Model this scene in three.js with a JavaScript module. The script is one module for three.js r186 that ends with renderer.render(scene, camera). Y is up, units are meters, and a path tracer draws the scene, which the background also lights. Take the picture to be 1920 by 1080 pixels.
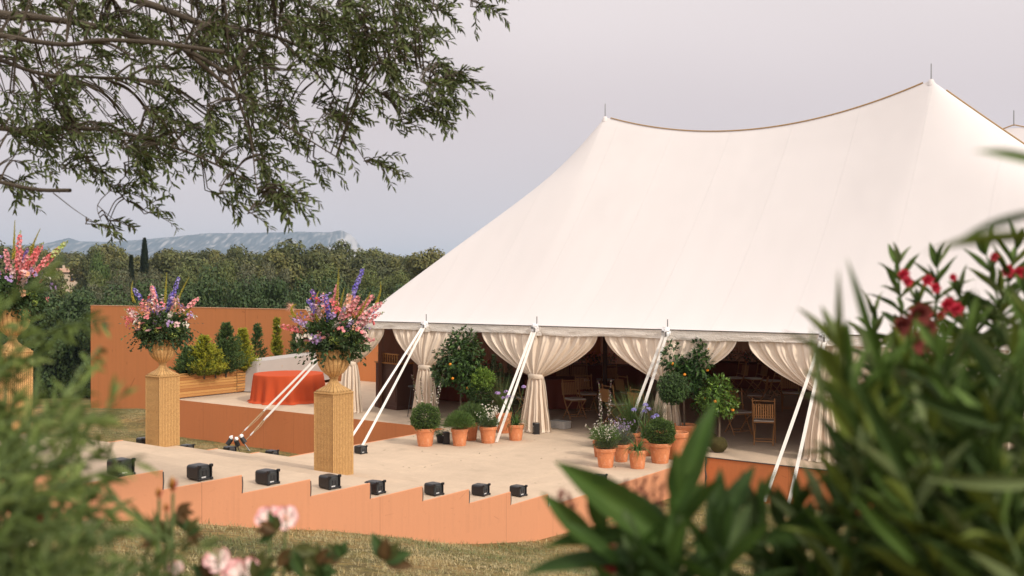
import * as THREE from 'three';
import { mergeGeometries } from 'three/addons/utils/BufferGeometryUtils.js';
import { RoundedBoxGeometry } from 'three/addons/geometries/RoundedBoxGeometry.js';
import { ImprovedNoise } from 'three/addons/math/ImprovedNoise.js';

// ---------------------------------------------------------------- camera, sky, sun, exposure
const scene = new THREE.Scene();
const YAW = 0.6289, SN = Math.sin(YAW), CS = Math.cos(YAW), EYE = 3.15, FPX = 1890.8, HOR = 535.36;
const camera = new THREE.PerspectiveCamera(2 * Math.atan(540 / FPX) * 180 / Math.PI, 1920 / 1080, 0.1, 9000);
camera.position.set(0, EYE, 0);
camera.lookAt(-SN, EYE - (540 - HOR) / FPX, -CS);
camera.focus = 19;
camera.userData.fStop = 2.7;
const renderer = new THREE.WebGLRenderer();
renderer.toneMapping = THREE.LinearToneMapping;
renderer.toneMappingExposure = 1.0;
renderer.shadowMap.enabled = true;

const SUN = new THREE.Vector3(0.80, 0.62, 0.16).normalize();
const sun = new THREE.DirectionalLight(new THREE.Color(1, 0.9, 0.77), 2.5);
sun.position.copy(SUN).multiplyScalar(60).add(new THREE.Vector3(-10, 0, -14));
sun.target.position.set(-10, 0, -14);
sun.castShadow = true;
sun.shadow.radius = 11;
Object.assign(sun.shadow.camera, { left: -40, right: 40, top: 40, bottom: -40, near: 1, far: 160 });
sun.shadow.mapSize.set(2048, 2048);
scene.add(sun, sun.target);

{ // hazy, evenly clouded sky
  const W = 512, H = 256, d = new Float32Array(W * H * 4), nz = new ImprovedNoise();
  const stops = [[-90, .20, .17, .13], [-4, .30, .27, .24], [-0.5, .74, .675, .705], [0, .74, .675, .705], [5, .74, .67, .695], [10, .765, .68, .695], [16, .86, .775, .775], [30, 1.02, .94, .92], [55, 1.28, 1.19, 1.13], [90, 1.38, 1.29, 1.22]];
  for (let r = 0; r < H; r++) {
    const el = ((r + .5) / H - .5) * 180;
    let k = 0; while (k < stops.length - 2 && el > stops[k + 1][0]) k++;
    const a = stops[k], b = stops[k + 1], t = THREE.MathUtils.clamp((el - a[0]) / (b[0] - a[0]), 0, 1);
    for (let c = 0; c < W; c++) {
      const az = ((c + .5) / W - .5) * 2 * Math.PI, e = el * Math.PI / 180;
      const x = Math.cos(az) * Math.cos(e), y = Math.sin(e), z = Math.sin(az) * Math.cos(e);
      const ang = Math.acos(THREE.MathUtils.clamp(x * SUN.x + y * SUN.y + z * SUN.z, -1, 1)) * 180 / Math.PI;
      const glow = el > 0 ? 1.0 * Math.exp(-ang * ang / 900) : 0;
      const cl = el > 0 ? 1 + .055 * nz.noise(x * 2.2 + 3, y * 7, z * 2.2) + .03 * nz.noise(x * 6, y * 14 + 7, z * 6) : 1;
      const o = (r * W + c) * 4;
      for (let q = 0; q < 3; q++) d[o + q] = (a[q + 1] + (b[q + 1] - a[q + 1]) * t) * cl + glow * [1, .9, .78][q];
      d[o + 3] = 1;
    }
  }
  const t = new THREE.DataTexture(d, W, H, THREE.RGBAFormat, THREE.FloatType);
  t.mapping = THREE.EquirectangularReflectionMapping; t.magFilter = THREE.LinearFilter; t.needsUpdate = true;
  scene.background = t; scene.environment = t;
}
scene.fog = new THREE.FogExp2(new THREE.Color(.58, .78, 1), 0.0002);

// ---------------------------------------------------------------- helpers
const V3 = (x, y, z) => new THREE.Vector3(x, y, z);
const PI = Math.PI, TAU = 2 * PI, clamp = THREE.MathUtils.clamp, lerp = THREE.MathUtils.lerp, sstep = THREE.MathUtils.smoothstep;
function RNG(seed) { let a = seed >>> 0; return () => { a = (a + 0x6D2B79F5) | 0; let t = Math.imul(a ^ (a >>> 15), 1 | a); t = (t + Math.imul(t ^ (t >>> 7), 61 | t)) ^ t; return ((t ^ (t >>> 14)) >>> 0) / 4294967296; }; }
let rnd = RNG(7);
const R = (a, b) => a + (b - a) * rnd();
const NZ = new ImprovedNoise(), noise = (x, y = 0, z = 0) => NZ.noise(x + 31.7, y + 11.3, z + 5.1);
const col = (r, g, b) => new THREE.Color().setRGB(r, g, b);
// plan coordinates: u runs along the tent's long side, v away from the lawn; world x = u, z = -v
const P = (u, v, y = 0) => V3(u, y, -v);
function ray(px, py) { const k = (px - 960) / FPX; return [CS * k - SN, SN * k + CS, (HOR - py) / FPX]; }
function onD(px, py, D) { const r = ray(px, py); return V3(r[0] * D, EYE + r[2] * D, -r[1] * D); }
function onY(px, py, y = 0) { const r = ray(px, py); return onD(px, py, (y - EYE) / r[2]); }
function onV(px, py, v) { return onD(px, py, v / ray(px, py)[1]); }
function onU(px, py, u) { return onD(px, py, u / ray(px, py)[0]); }
const depthOf = (p) => -SN * p.x - CS * p.z;
const FWD = V3(-SN, 0, -CS), RIGHT = V3(CS, 0, -SN), UP = V3(0, 1, 0);

const used = new Map();
function numbered(n) { const k = used.get(n) ?? 0; used.set(n, k + 1); return k ? n + '_' + String(k).padStart(3, '0') : n; }
function thing(name, label, category, pos = V3(0, 0, 0), turn = 0, group, kind) {
  const o = new THREE.Group(); o.name = numbered(name); o.position.copy(pos); o.rotation.y = turn;
  o.userData = { label, category }; if (group) o.userData.group = group; if (kind) { o.userData.kind = kind; }
  scene.add(o); return o;
}
function clean(g, colored) {
  let q = g; if (q.index) q = q.toNonIndexed();
  const c = new THREE.BufferGeometry();
  c.setAttribute('position', q.getAttribute('position'));
  if (!q.getAttribute('normal')) q.computeVertexNormals();
  c.setAttribute('normal', q.getAttribute('normal'));
  c.setAttribute('uv', q.getAttribute('uv') ?? new THREE.BufferAttribute(new Float32Array(c.getAttribute('position').count * 2), 2));
  if (colored) c.setAttribute('color', q.getAttribute('color') ?? new THREE.BufferAttribute(new Float32Array(c.getAttribute('position').count * 3).fill(1), 3));
  return c;
}
function merge(list, colored) { return list.length === 1 ? list[0] : mergeGeometries(list.map((g) => clean(g, colored))); }
function part(name, geo, mat, parent, extra) {
  const m = new THREE.Mesh(Array.isArray(geo) ? merge(geo, mat.vertexColors) : geo, mat);
  m.name = name; m.castShadow = m.receiveShadow = true;
  if (extra) Object.assign(m.userData, extra);
  (parent ?? scene).add(m); return m;
}
function copyOf(root, label, pos, turn, group) {
  const c = root.clone(); c.name = numbered(root.name.replace(/_\d{3}$/, '')); c.userData = { ...root.userData, label };
  if (group) c.userData.group = group;
  if (pos) c.position.copy(pos); if (turn !== undefined) c.rotation.y = turn;
  scene.add(c); return c;
}
function box(w, h, d, x = 0, y = 0, z = 0, ry = 0, rx = 0, rz = 0) {
  const g = new THREE.BoxGeometry(w, h, d); if (rx) g.rotateX(rx); if (rz) g.rotateZ(rz); if (ry) g.rotateY(ry); g.translate(x, y, z); return g;
}
function rbox(w, h, d, r, x = 0, y = 0, z = 0, seg = 2) { const g = new RoundedBoxGeometry(w, h, d, seg, r); g.translate(x, y, z); return g; }
function tube(pts, r, seg = 12, rad = 6, closed = false) { return new THREE.TubeGeometry(new THREE.CatmullRomCurve3(pts, closed), seg, r, rad, closed); }
// tapered tube through points with own radii
function taper(pts, radii, rad = 7, seg = 5) {
  const c = new THREE.CatmullRomCurve3(pts), n = (pts.length - 1) * seg, fr = c.computeFrenetFrames(n), pos = [], nor = [], uv = [], idx = [];
  for (let i = 0; i <= n; i++) {
    const t = i / n, p = c.getPoint(t), f = t * (radii.length - 1), k = Math.min(Math.floor(f), radii.length - 2), r = lerp(radii[k], radii[k + 1], f - k);
    for (let j = 0; j <= rad; j++) {
      const a = j / rad * TAU, nx = fr.normals[i].clone().multiplyScalar(Math.cos(a)).addScaledVector(fr.binormals[i], Math.sin(a));
      pos.push(p.x + nx.x * r, p.y + nx.y * r, p.z + nx.z * r); nor.push(nx.x, nx.y, nx.z); uv.push(j / rad * TAU * r, t * c.getLength());
    }
  }
  for (let i = 0; i < n; i++) for (let j = 0; j < rad; j++) { const a = i * (rad + 1) + j, b = a + rad + 1; idx.push(a, a + 1, b, b, a + 1, b + 1); }
  return geom(pos, idx, uv, nor);
}
function geom(pos, idx, uv, nor, colr) {
  const g = new THREE.BufferGeometry();
  g.setAttribute('position', new THREE.Float32BufferAttribute(pos, 3));
  if (uv) g.setAttribute('uv', new THREE.Float32BufferAttribute(uv, 2));
  if (colr) g.setAttribute('color', new THREE.Float32BufferAttribute(colr, 3));
  if (idx) g.setIndex(idx);
  if (nor) g.setAttribute('normal', new THREE.Float32BufferAttribute(nor, 3)); else g.computeVertexNormals();
  return g;
}
// surface f(s, t) -> [x, y, z], uv scaled to metres by us, vs
function sheet(f, ns, nt, us = 1, vs = 1) {
  const pos = [], uv = [], idx = [];
  for (let j = 0; j <= nt; j++) for (let i = 0; i <= ns; i++) { const s = i / ns, t = j / nt; pos.push(...f(s, t)); uv.push(s * us, t * vs); }
  for (let j = 0; j < nt; j++) for (let i = 0; i < ns; i++) { const a = j * (ns + 1) + i, b = a + ns + 1; idx.push(a, b, a + 1, b, b + 1, a + 1); }
  return geom(pos, idx, uv);
}
// point and outward normal on a rounded rectangle 0..L by 0..-W, s in 0..1
function rrect(s, L, W, r) {
  const a = L - 2 * r, b = W - 2 * r, q = r * PI / 2, tot = 2 * (a + b) + 4 * q; let d = s * tot;
  const segs = [[a, (d) => [r + d, 0, 0, 1]], [q, (d) => { const t = d / r; return [L - r + r * Math.sin(t), -r + r * Math.cos(t), Math.sin(t), Math.cos(t)]; }], [b, (d) => [L, -r - d, 1, 0]], [q, (d) => { const t = d / r; return [L - r + r * Math.cos(t), -W + r - r * Math.sin(t), Math.cos(t), -Math.sin(t)]; }],
    [a, (d) => [L - r - d, -W, 0, -1]], [q, (d) => { const t = d / r; return [r - r * Math.sin(t), -W + r - r * Math.cos(t), -Math.sin(t), -Math.cos(t)]; }], [b, (d) => [0, -W + r + d, -1, 0]], [q, (d) => { const t = d / r; return [r - r * Math.cos(t), -r + r * Math.sin(t), -Math.cos(t), Math.sin(t)]; }]];
  for (const [len, f] of segs) { if (d <= len) return f(d); d -= len; } return [r, 0, 0, 1];
}
// flat quad or polygon prism in plan: list of [u, v], top y, bottom y
function slab(poly, y0, y1, bevel = 0) {
  const sh = new THREE.Shape(poly.map(([u, v]) => new THREE.Vector2(u, v)));
  const g = new THREE.ExtrudeGeometry(sh, { depth: y1 - y0 - 2 * bevel, bevelEnabled: bevel > 0, bevelSize: bevel, bevelThickness: bevel, bevelSegments: 1, bevelOffset: -bevel });
  g.rotateX(-PI / 2); g.translate(0, y0 + bevel, 0); return g;
}

// ---------------------------------------------------------------- textures
function canvasTex(w, h, draw, srgb = true) {
  const c = document.createElement('canvas'); c.width = w; c.height = h; draw(c.getContext('2d'), w, h);
  const t = new THREE.CanvasTexture(c); t.wrapS = t.wrapT = THREE.RepeatWrapping; if (srgb) t.colorSpace = THREE.SRGBColorSpace; return t;
}
function pixTex(n, fn, srgb = true) { // tiling grey or colour texture, fn(x, y) -> [r, g, b] 0..1
  const d = new Uint8Array(n * n * 4);
  for (let y = 0; y < n; y++) for (let x = 0; x < n; x++) { const c = fn(x / n, y / n), o = (y * n + x) * 4; for (let k = 0; k < 3; k++) d[o + k] = clamp(c[k], 0, 1) * 255; d[o + 3] = 255; }
  const t = new THREE.DataTexture(d, n, n); t.wrapS = t.wrapT = THREE.RepeatWrapping; t.magFilter = THREE.LinearFilter; if (srgb) t.colorSpace = THREE.SRGBColorSpace; t.needsUpdate = true; return t;
}
function tn(x, y, f, o = 0) { // tiling noise on the unit square
  const a = x * TAU, b = y * TAU, k = f / TAU; return NZ.noise(Math.cos(a) * k + 9.1 + o, Math.sin(a) * k + 4.7, Math.cos(b) * k + 2.3) * .6 + NZ.noise(Math.cos(b) * k + 3.9, Math.sin(b) * k + 17.7 + o, Math.sin(a) * k + 8.3) * .6;
}
const rep = (t, x, y = x) => { const c = t.clone(); c.repeat.set(x, y); c.needsUpdate = true; return c; };
const grain = pixTex(512, (x, y) => { const v = .5 + .35 * tn(x, y, 40) + .3 * tn(x, y, 110, 5) + (rnd() - .5) * .16; return [v, v, v]; }, false);
const mottle = pixTex(512, (x, y) => { const v = .86 + .12 * tn(x, y, 7) + .10 * tn(x, y, 26, 3) + (rnd() - .5) * .05; return [v, v, v]; });
const seamAt = (x) => { const q = Math.abs(((x * 4) % 1) - .5) * 1.525; return q; };   // metres from the nearest panel seam, four panels a tile
const seamBump = pixTex(1024, (x, y) => { const q = seamAt(x), v = .5 + .16 * tn(x, y, 9, 31) + .10 * tn(x, y, 30, 12) + .04 * (rnd() - .5) + (q < .022 ? .07 : 0) + (q < .2 ? .10 * tn(x, y, 60, 44) * (1 - q / .2) : 0); return [v, v, v]; }, false);
const seamMap = pixTex(1024, (x, y) => { const q = seamAt(x), v = .985 + .012 * tn(x, y, 6, 3) + .010 * tn(x, y, 22, 8) + (rnd() - .5) * .012 - (q < .022 ? .010 : 0); return [v, v * .998, v * .995]; });
const scuffMap = canvasTex(2048, 512, (g, w, h) => { // painted board skin, 6 m by 1.5 m: streaks, scuffs and splashes
  g.fillStyle = 'rgb(244,244,244)'; g.fillRect(0, 0, w, h);
  for (let i = 0; i < 500; i++) { const x = rnd() * w, y = rnd() * h, l = 40 + rnd() * 260, v = rnd() < .5 ? 255 : 205; g.fillStyle = `rgba(${v},${v},${v},${.03 + rnd() * .05})`; g.fillRect(x, y, 2 + rnd() * 16, l); }
  for (let i = 0; i < 90; i++) { const x = rnd() * w, y = rnd() * h, a = rnd() * 1.2 - .6, l = 8 + rnd() * 60; g.strokeStyle = `rgba(${rnd() < .5 ? '120,90,70' : '255,240,225'},${.10 + rnd() * .22})`; g.lineWidth = .7 + rnd() * 1.6; g.beginPath(); g.moveTo(x, y); g.lineTo(x + l * Math.cos(a), y + l * Math.sin(a)); g.stroke(); }
  for (let i = 0; i < 240; i++) { g.fillStyle = `rgba(90,66,48,${.05 + rnd() * .16})`; g.beginPath(); g.ellipse(rnd() * w, rnd() * h, .6 + rnd() * 2.4, .6 + rnd() * 2, 0, 0, TAU); g.fill(); }
  for (const x of [0, 832, 1664]) { g.fillStyle = 'rgba(110,80,60,.35)'; g.fillRect(x, 0, 2, h); }
});
const softMottle = pixTex(512, (x, y) => { const v = .955 + .03 * tn(x, y, 7) + .03 * tn(x, y, 26, 3) + (rnd() - .5) * .02; return [v, v, v]; });
const weave = canvasTex(256, 256, (g, w, h) => {
  for (let j = 0; j < 64; j++) for (let i = 0; i < 64; i++) { const b = (i + j) % 2 ? 150 : 105, q = b + (rnd() - .5) * 40; g.fillStyle = `rgb(${q},${q},${q})`; g.fillRect(i * 4, j * 4, 4, 4); }
}, false);
const carpetMap = pixTex(1024, (x, y) => {
  let v = .93 + .035 * tn(x, y, 5) + .035 * tn(x, y, 19, 2) + .03 * tn(x, y, 90, 8) + (rnd() - .5) * .05;
  const st = tn(x, y, 9, 20); if (st > .45) v -= (st - .45) * .3;
  return [v, v * .995, v * .985];
});
const wickerMap = canvasTex(256, 512, (g, w, h) => {   // one stake wide per 32 px, woven rows 8 px high
  g.fillStyle = 'rgb(150,112,66)'; g.fillRect(0, 0, w, h);
  for (let j = 0; j < 64; j++) {
    const rowTone = (rnd() - .5) * 12;
    for (let i = 0; i < 8; i++) {
      const over = (i + j) % 2, t = (over ? 30 : 0) + rowTone + (rnd() - .5) * 30;
      g.fillStyle = `rgb(${208 + t},${168 + t},${112 + t * .8})`;
      g.fillRect(i * 32 + (over ? 0 : 4), j * 8 + 1, over ? 32 : 24, 6);
      g.fillStyle = `rgba(96,62,28,.55)`; g.fillRect(i * 32, j * 8 + 7, 32, 1);
      g.fillStyle = `rgba(92,58,24,.42)`; g.fillRect(i * 32, j * 8, 4, 8);
      g.fillStyle = `rgba(255,235,190,.16)`; g.fillRect(i * 32 + 8, j * 8 + 2, 16, 2);
    }
  }
});
const wickerBump = canvasTex(256, 512, (g, w, h) => {
  g.fillStyle = '#333'; g.fillRect(0, 0, w, h);
  for (let j = 0; j < 64; j++) for (let i = 0; i < 8; i++) { const over = (i + j) % 2; const gr = g.createLinearGradient(0, j * 8, 0, j * 8 + 8); gr.addColorStop(0, '#222'); gr.addColorStop(.5, over ? '#eee' : '#888'); gr.addColorStop(1, '#222'); g.fillStyle = gr; g.fillRect(i * 32 + (over ? 0 : 5), j * 8, over ? 32 : 22, 8); }
}, false);
const woodMap = canvasTex(512, 128, (g, w, h) => {
  g.fillStyle = 'rgb(214,170,112)'; g.fillRect(0, 0, w, h);
  for (let i = 0; i < 240; i++) { const y = rnd() * h, a = rnd() * .22; g.strokeStyle = rnd() < .6 ? `rgba(120,76,34,${a})` : `rgba(255,226,170,${a})`; g.lineWidth = .5 + rnd() * 1.6; g.beginPath(); const ph = rnd() * 9, am = rnd() * 3; for (let x = 0; x <= w; x += 16) g.lineTo(x, y + am * Math.sin(x * TAU / w + ph)); g.stroke(); }
  for (let i = 0; i < 5; i++) { const x = rnd() * w, y = rnd() * h; g.fillStyle = 'rgba(96,54,22,.6)'; g.beginPath(); g.ellipse(x, y, 4, 2.4, 0, 0, TAU); g.fill(); }
});
const terraMap = pixTex(256, (x, y) => { const a = tn(x, y, 6), b = tn(x, y, 30, 4), w = Math.max(0, tn(x, y, 12, 9) - .12) * .6; return [.90 + .07 * a + .05 * b + w * .2, .58 + .07 * a + .05 * b + w * .5, .40 + .05 * a + .04 * b + w * .7]; });
const turfMap = pixTex(1024, (x, y) => {
  const a = tn(x, y, 6), b = tn(x, y, 24, 3), c = tn(x, y, 80, 6), f = (rnd() - .5) * .22, g = clamp(.42 + 1.0 * a + .7 * b, 0, 1), s = .9 + .35 * c + f;
  return [lerp(.66, .42, g) * s, lerp(.565, .415, g) * s, lerp(.385, .235, g) * s];
});

// ---------------------------------------------------------------- materials
const std = (c, rough = .8, o = {}) => new THREE.MeshStandardMaterial({ color: c, roughness: rough, side: THREE.DoubleSide, ...o });
const phys = (c, rough, o = {}) => new THREE.MeshPhysicalMaterial({ color: c, roughness: rough, side: THREE.DoubleSide, ...o });
const leafMat = (c, o = {}) => phys(c, .62, { vertexColors: true, transmission: .22, thickness: 0, specularIntensity: .55, ...o });
const M = {
  canvas: phys(col(.872, .832, .835), 1, { transmission: .18, thickness: 0, specularIntensity: .2, map: rep(seamMap, 1 / 6.1), bumpMap: rep(seamBump, 1 / 6.1), bumpScale: .018 }),
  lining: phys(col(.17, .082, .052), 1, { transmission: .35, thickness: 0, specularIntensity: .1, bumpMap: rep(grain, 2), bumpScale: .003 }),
  valance: std(col(.90, .835, .76), .8, { bumpMap: rep(grain, .9), bumpScale: .02 }),
  curtain: phys(col(.78, .66, .54), .9, { sheen: .15, bumpMap: rep(weave, 40), bumpScale: .0006 }),
  trim: std(col(.42, .27, .13), .8),
  cord: std(col(.10, .09, .085), .8),
  steel: std(col(.30, .30, .30), .4, { metalness: .8 }),
  carpet: std(col(.64, .50, .375), .95, { map: rep(carpetMap, .22), bumpMap: rep(grain, 6), bumpScale: .0022 }),
  fascia: std(col(.73, .332, .178), .82, { map: rep(scuffMap, 1 / 6, 1 / 1.5), bumpMap: rep(grain, .8), bumpScale: .001 }),
  skirting: std(col(.68, .232, .083), .85, { map: rep(scuffMap, 1 / 6, 1 / 1.5), bumpMap: rep(grain, .8), bumpScale: .0015 }),
  wall: std(col(.68, .250, .084), .9, { map: rep(scuffMap, 1 / 5, 1 / 3), bumpMap: rep(grain, 1.5), bumpScale: .003 }),
  wallCap: std(col(.66, .34, .2), .9),
  wicker: std(col(1, .95, .88), .7, { map: wickerMap, bumpMap: wickerBump, bumpScale: .003 }),
  wood: std(col(.80, .66, .5), .75, { map: woodMap, bumpMap: woodMap, bumpScale: .001 }),
  wood2: std(col(.66, .48, .33), .75, { map: woodMap, bumpMap: woodMap, bumpScale: .001 }),
  wood3: std(col(.9, .8, .62), .75, { map: woodMap, bumpMap: woodMap, bumpScale: .001 }),
  terra: std(col(.80, .78, .74), .85, { map: rep(terraMap, 2), bumpMap: rep(grain, 5), bumpScale: .0012 }),
  terra2: std(col(.68, .62, .57), .88, { map: rep(terraMap, 1.7), bumpMap: rep(grain, 5), bumpScale: .0015 }),
  soil: std(col(.06, .04, .028), 1, { bumpMap: rep(grain, 8), bumpScale: .01 }),
  moss: std(col(.10, .10, .03), 1, { bumpMap: rep(grain, 9), bumpScale: .02, vertexColors: true }),
  black: std(col(.016, .016, .018), .38),
  blackMatt: std(col(.03, .03, .033), .6),
  lens: std(col(.05, .055, .06), .12),
  label: std(col(.7, .7, .7), .6),
  greyCloth: phys(col(.43, .395, .375), .85, { sheen: .3, bumpMap: rep(weave, 30), bumpScale: .0005 }),
  orangeCloth: phys(col(.50, .078, .026), .9, { sheen: 0, specularIntensity: .3, bumpMap: rep(weave, 30), bumpScale: .0005 }),
  darkCloth: phys(col(.24, .058, .032), .85, { sheen: .15 }),
  webbing: std(col(.80, .77, .72), .7, { bumpMap: rep(weave, 14), bumpScale: .001 }),
  rope: std(col(.55, .42, .26), .85),
  plastic: phys(col(.86, .86, .88), .25, { clearcoat: .4 }),
  whitePaint: std(col(.74, .71, .67), .7, { map: rep(mottle, 2) }),
  bark: std(col(.11, .085, .06), .95, { bumpMap: rep(grain, 6, 2), bumpScale: .012 }),
  barkLight: std(col(.15, .11, .075), .95, { bumpMap: rep(grain, 8, 2), bumpScale: .006 }),
  stem: std(col(.10, .15, .045), .8),
  stemRed: std(col(.20, .075, .05), .8),
  bamboo: std(col(.50, .25, .10), .5, { bumpMap: rep(grain, 3, 20), bumpScale: .001 }),
  darkWood: std(col(.075, .03, .018), .5),
  cushion: std(col(.70, .64, .58), .9),
  cushionTan: std(col(.50, .36, .20), .9),
  leaf: leafMat(col(1, 1, 1)),
  glossLeaf: leafMat(col(1, 1, 1), { roughness: .42, transmission: .15 }),
  rosePetal: std(col(.92, .9, .9), .8, { vertexColors: true }),
  petal: phys(col(1, 1, 1), .75, { vertexColors: true, transmission: .3, thickness: 0, specularIntensity: .3 }),
  fruit: phys(col(.85, .30, .02), .5),
  plaster: std(col(.56, .44, .33), .9),
  rooftile: std(col(.46, .27, .19), .9, { bumpMap: rep(grain, 1), bumpScale: .05 }),
  turf: std(col(.94, .88, .78), 1, { map: rep(turfMap, .16), bumpMap: rep(grain, 1.3), bumpScale: .03, vertexColors: true }),
  rock: std(col(1, 1, 1), 1, { vertexColors: true }),
};

// ---------------------------------------------------------------- terrain
const GV = [[-12, 2.0], [0, 1.62], [3, 1.5], [5.58, 1.0], [6.81, .70], [7.54, .53], [9.79, -.08], [11.54, -.42], [12.95, -.49], [16, -.52], [18, -.85], [30, -1.2], [60, -3.4], [85, -3.2], [115, -2.0], [160, -.4], [260, 2.4], [500, 5], [1200, 5], [2200, 3], [6000, 0]];
function ground(u, v) {
  const D = -SN * u + CS * v, t = sstep(D, 30, 40), q = lerp(v, D, t);
  let k = 0; while (k < GV.length - 2 && q > GV[k + 1][0]) k++;
  const a = GV[k], b = GV[k + 1]; let g = lerp(a[1], b[1], clamp((q - a[0]) / (b[0] - a[0]), 0, 1));
  if (t < 1) { g += (1 - t) * (-.16 * sstep(-u, 14.5, 18) * (1 - sstep(v, 14, 17)) - .33 * sstep(-u, 13, 15) * sstep(v, 13.5, 16.5) * (1 - sstep(v, 17, 18))); }
  return g + .03 * noise(u * .5, v * .5) + (D > 40 ? .8 * noise(u * .02, v * .02) * sstep(D, 50, 160) : 0);
}
{
  const N = 300, a = 9, K = 5200 / Math.sinh(a), c0 = [-11, 11], pos = [], uv = [], idx = [], cl = [];
  for (let j = 0; j <= N; j++) for (let i = 0; i <= N; i++) {
    const u = c0[0] + K * Math.sinh(a * (i / N * 2 - 1)), v = c0[1] + K * Math.sinh(a * (j / N * 2 - 1));
    pos.push(u, ground(u, v), -v); uv.push(u, v);
    const D = -SN * u + CS * v, far = sstep(D, 40, 70), n = noise(u * .35, v * .35) * .5 + noise(u * 1.3, v * 1.3, 4) * .4, gr = clamp(.30 + n * .9, 0, 1) * (1 - far) + far;
    const A = [1.0, .95, .82], B = far > .5 ? [.28, .34, .17] : [.78, .86, .62];
    cl.push(lerp(A[0], B[0], gr), lerp(A[1], B[1], gr), lerp(A[2], B[2], gr));
  }
  for (let j = 0; j < N; j++) for (let i = 0; i < N; i++) { const q = j * (N + 1) + i, b = q + N + 1; idx.push(q, q + 1, b, b, q + 1, b + 1); }
  const m = part('ground', geom(pos, idx, uv, null, cl), M.turf);
  m.userData = { kind: 'structure', label: 'dry sloping lawn and countryside around the white tent', category: 'ground' };
}
// far limestone mountain: ridge heights follow the bearing, the right end falls as a pale cliff
{
  const D0 = 3000, sil = [[-700, 476], [-300, 462], [-60, 458], [60, 456], [104, 451], [128, 443], [150, 450], [200, 451], [262, 447], [330, 441], [384, 435], [470, 434], [520, 433], [572, 432], [618, 433], [640, 429], [652, 434], [664, 443], [676, 459], [690, 471], [720, 483], [780, 492], [900, 500], [1300, 512], [2400, 520], [3200, 524]];
  const hgt = (px) => { let k = 0; while (k < sil.length - 2 && px > sil[k + 1][0]) k++; const a = sil[k], b = sil[k + 1]; return lerp(a[1], b[1], (px - a[0]) / (b[0] - a[0])); };
  const NX = 420, NT = 46, pos = [], cl = [], idx = [], uv = [];
  for (let j = 0; j <= NT; j++) for (let i = 0; i <= NX; i++) {
    const px = i < 340 ? -300 + 1100 * i / 340 : 800 + 2400 * (i - 340) / 80, t = j / NT * 2 - 1; // t -1 foot, 0 ridge, 1 behind
    const yTop = EYE + (HOR - hgt(px)) / FPX * D0, D = D0 + t * (t < 0 ? 700 : 900), k = (px - 960) / FPX, X = k * D0;
    const pr = t < 0 ? Math.pow(1 + t, .85) * .92 + .08 * sstep(1 + t, .7, 1) : Math.pow(1 - t, 1.2);
    let y = yTop * pr + (t < 0 ? 1 : .5) * (1 - Math.abs(t)) * Math.min(1, Math.abs(t) * 6) * (16 * noise(px * .03, t * 3) + 9 * noise(px * .09, t * 9, 3) + 5 * noise(px * .25, t * 20, 8)) * clamp(yTop / 150, 0, 1);
    if (Math.abs(t) < 1e-6) y += 1.2 * noise(px * .13, 3) * clamp(yTop / 150, 0, 1);
    const p = FWD.clone().multiplyScalar(D).addScaledVector(RIGHT, X); p.y = y - 4; pos.push(p.x, p.y, p.z); uv.push(px, t);
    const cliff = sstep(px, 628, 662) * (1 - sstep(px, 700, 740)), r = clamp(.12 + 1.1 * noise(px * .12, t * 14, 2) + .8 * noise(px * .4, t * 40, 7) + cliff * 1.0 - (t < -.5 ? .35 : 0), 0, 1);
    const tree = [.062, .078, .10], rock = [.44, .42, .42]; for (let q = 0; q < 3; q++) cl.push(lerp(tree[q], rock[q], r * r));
  }
  for (let j = 0; j < NT; j++) for (let i = 0; i < NX; i++) { const q = j * (NX + 1) + i, b = q + NX + 1; idx.push(q, q + 1, b, b, q + 1, b + 1); }
  const m = part('mountain', geom(pos, idx, uv, null, cl), M.rock);
  m.userData = { kind: 'structure', label: 'hazy blue limestone mountain with a pale cliff at its end', category: 'mountain' };
}

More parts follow.
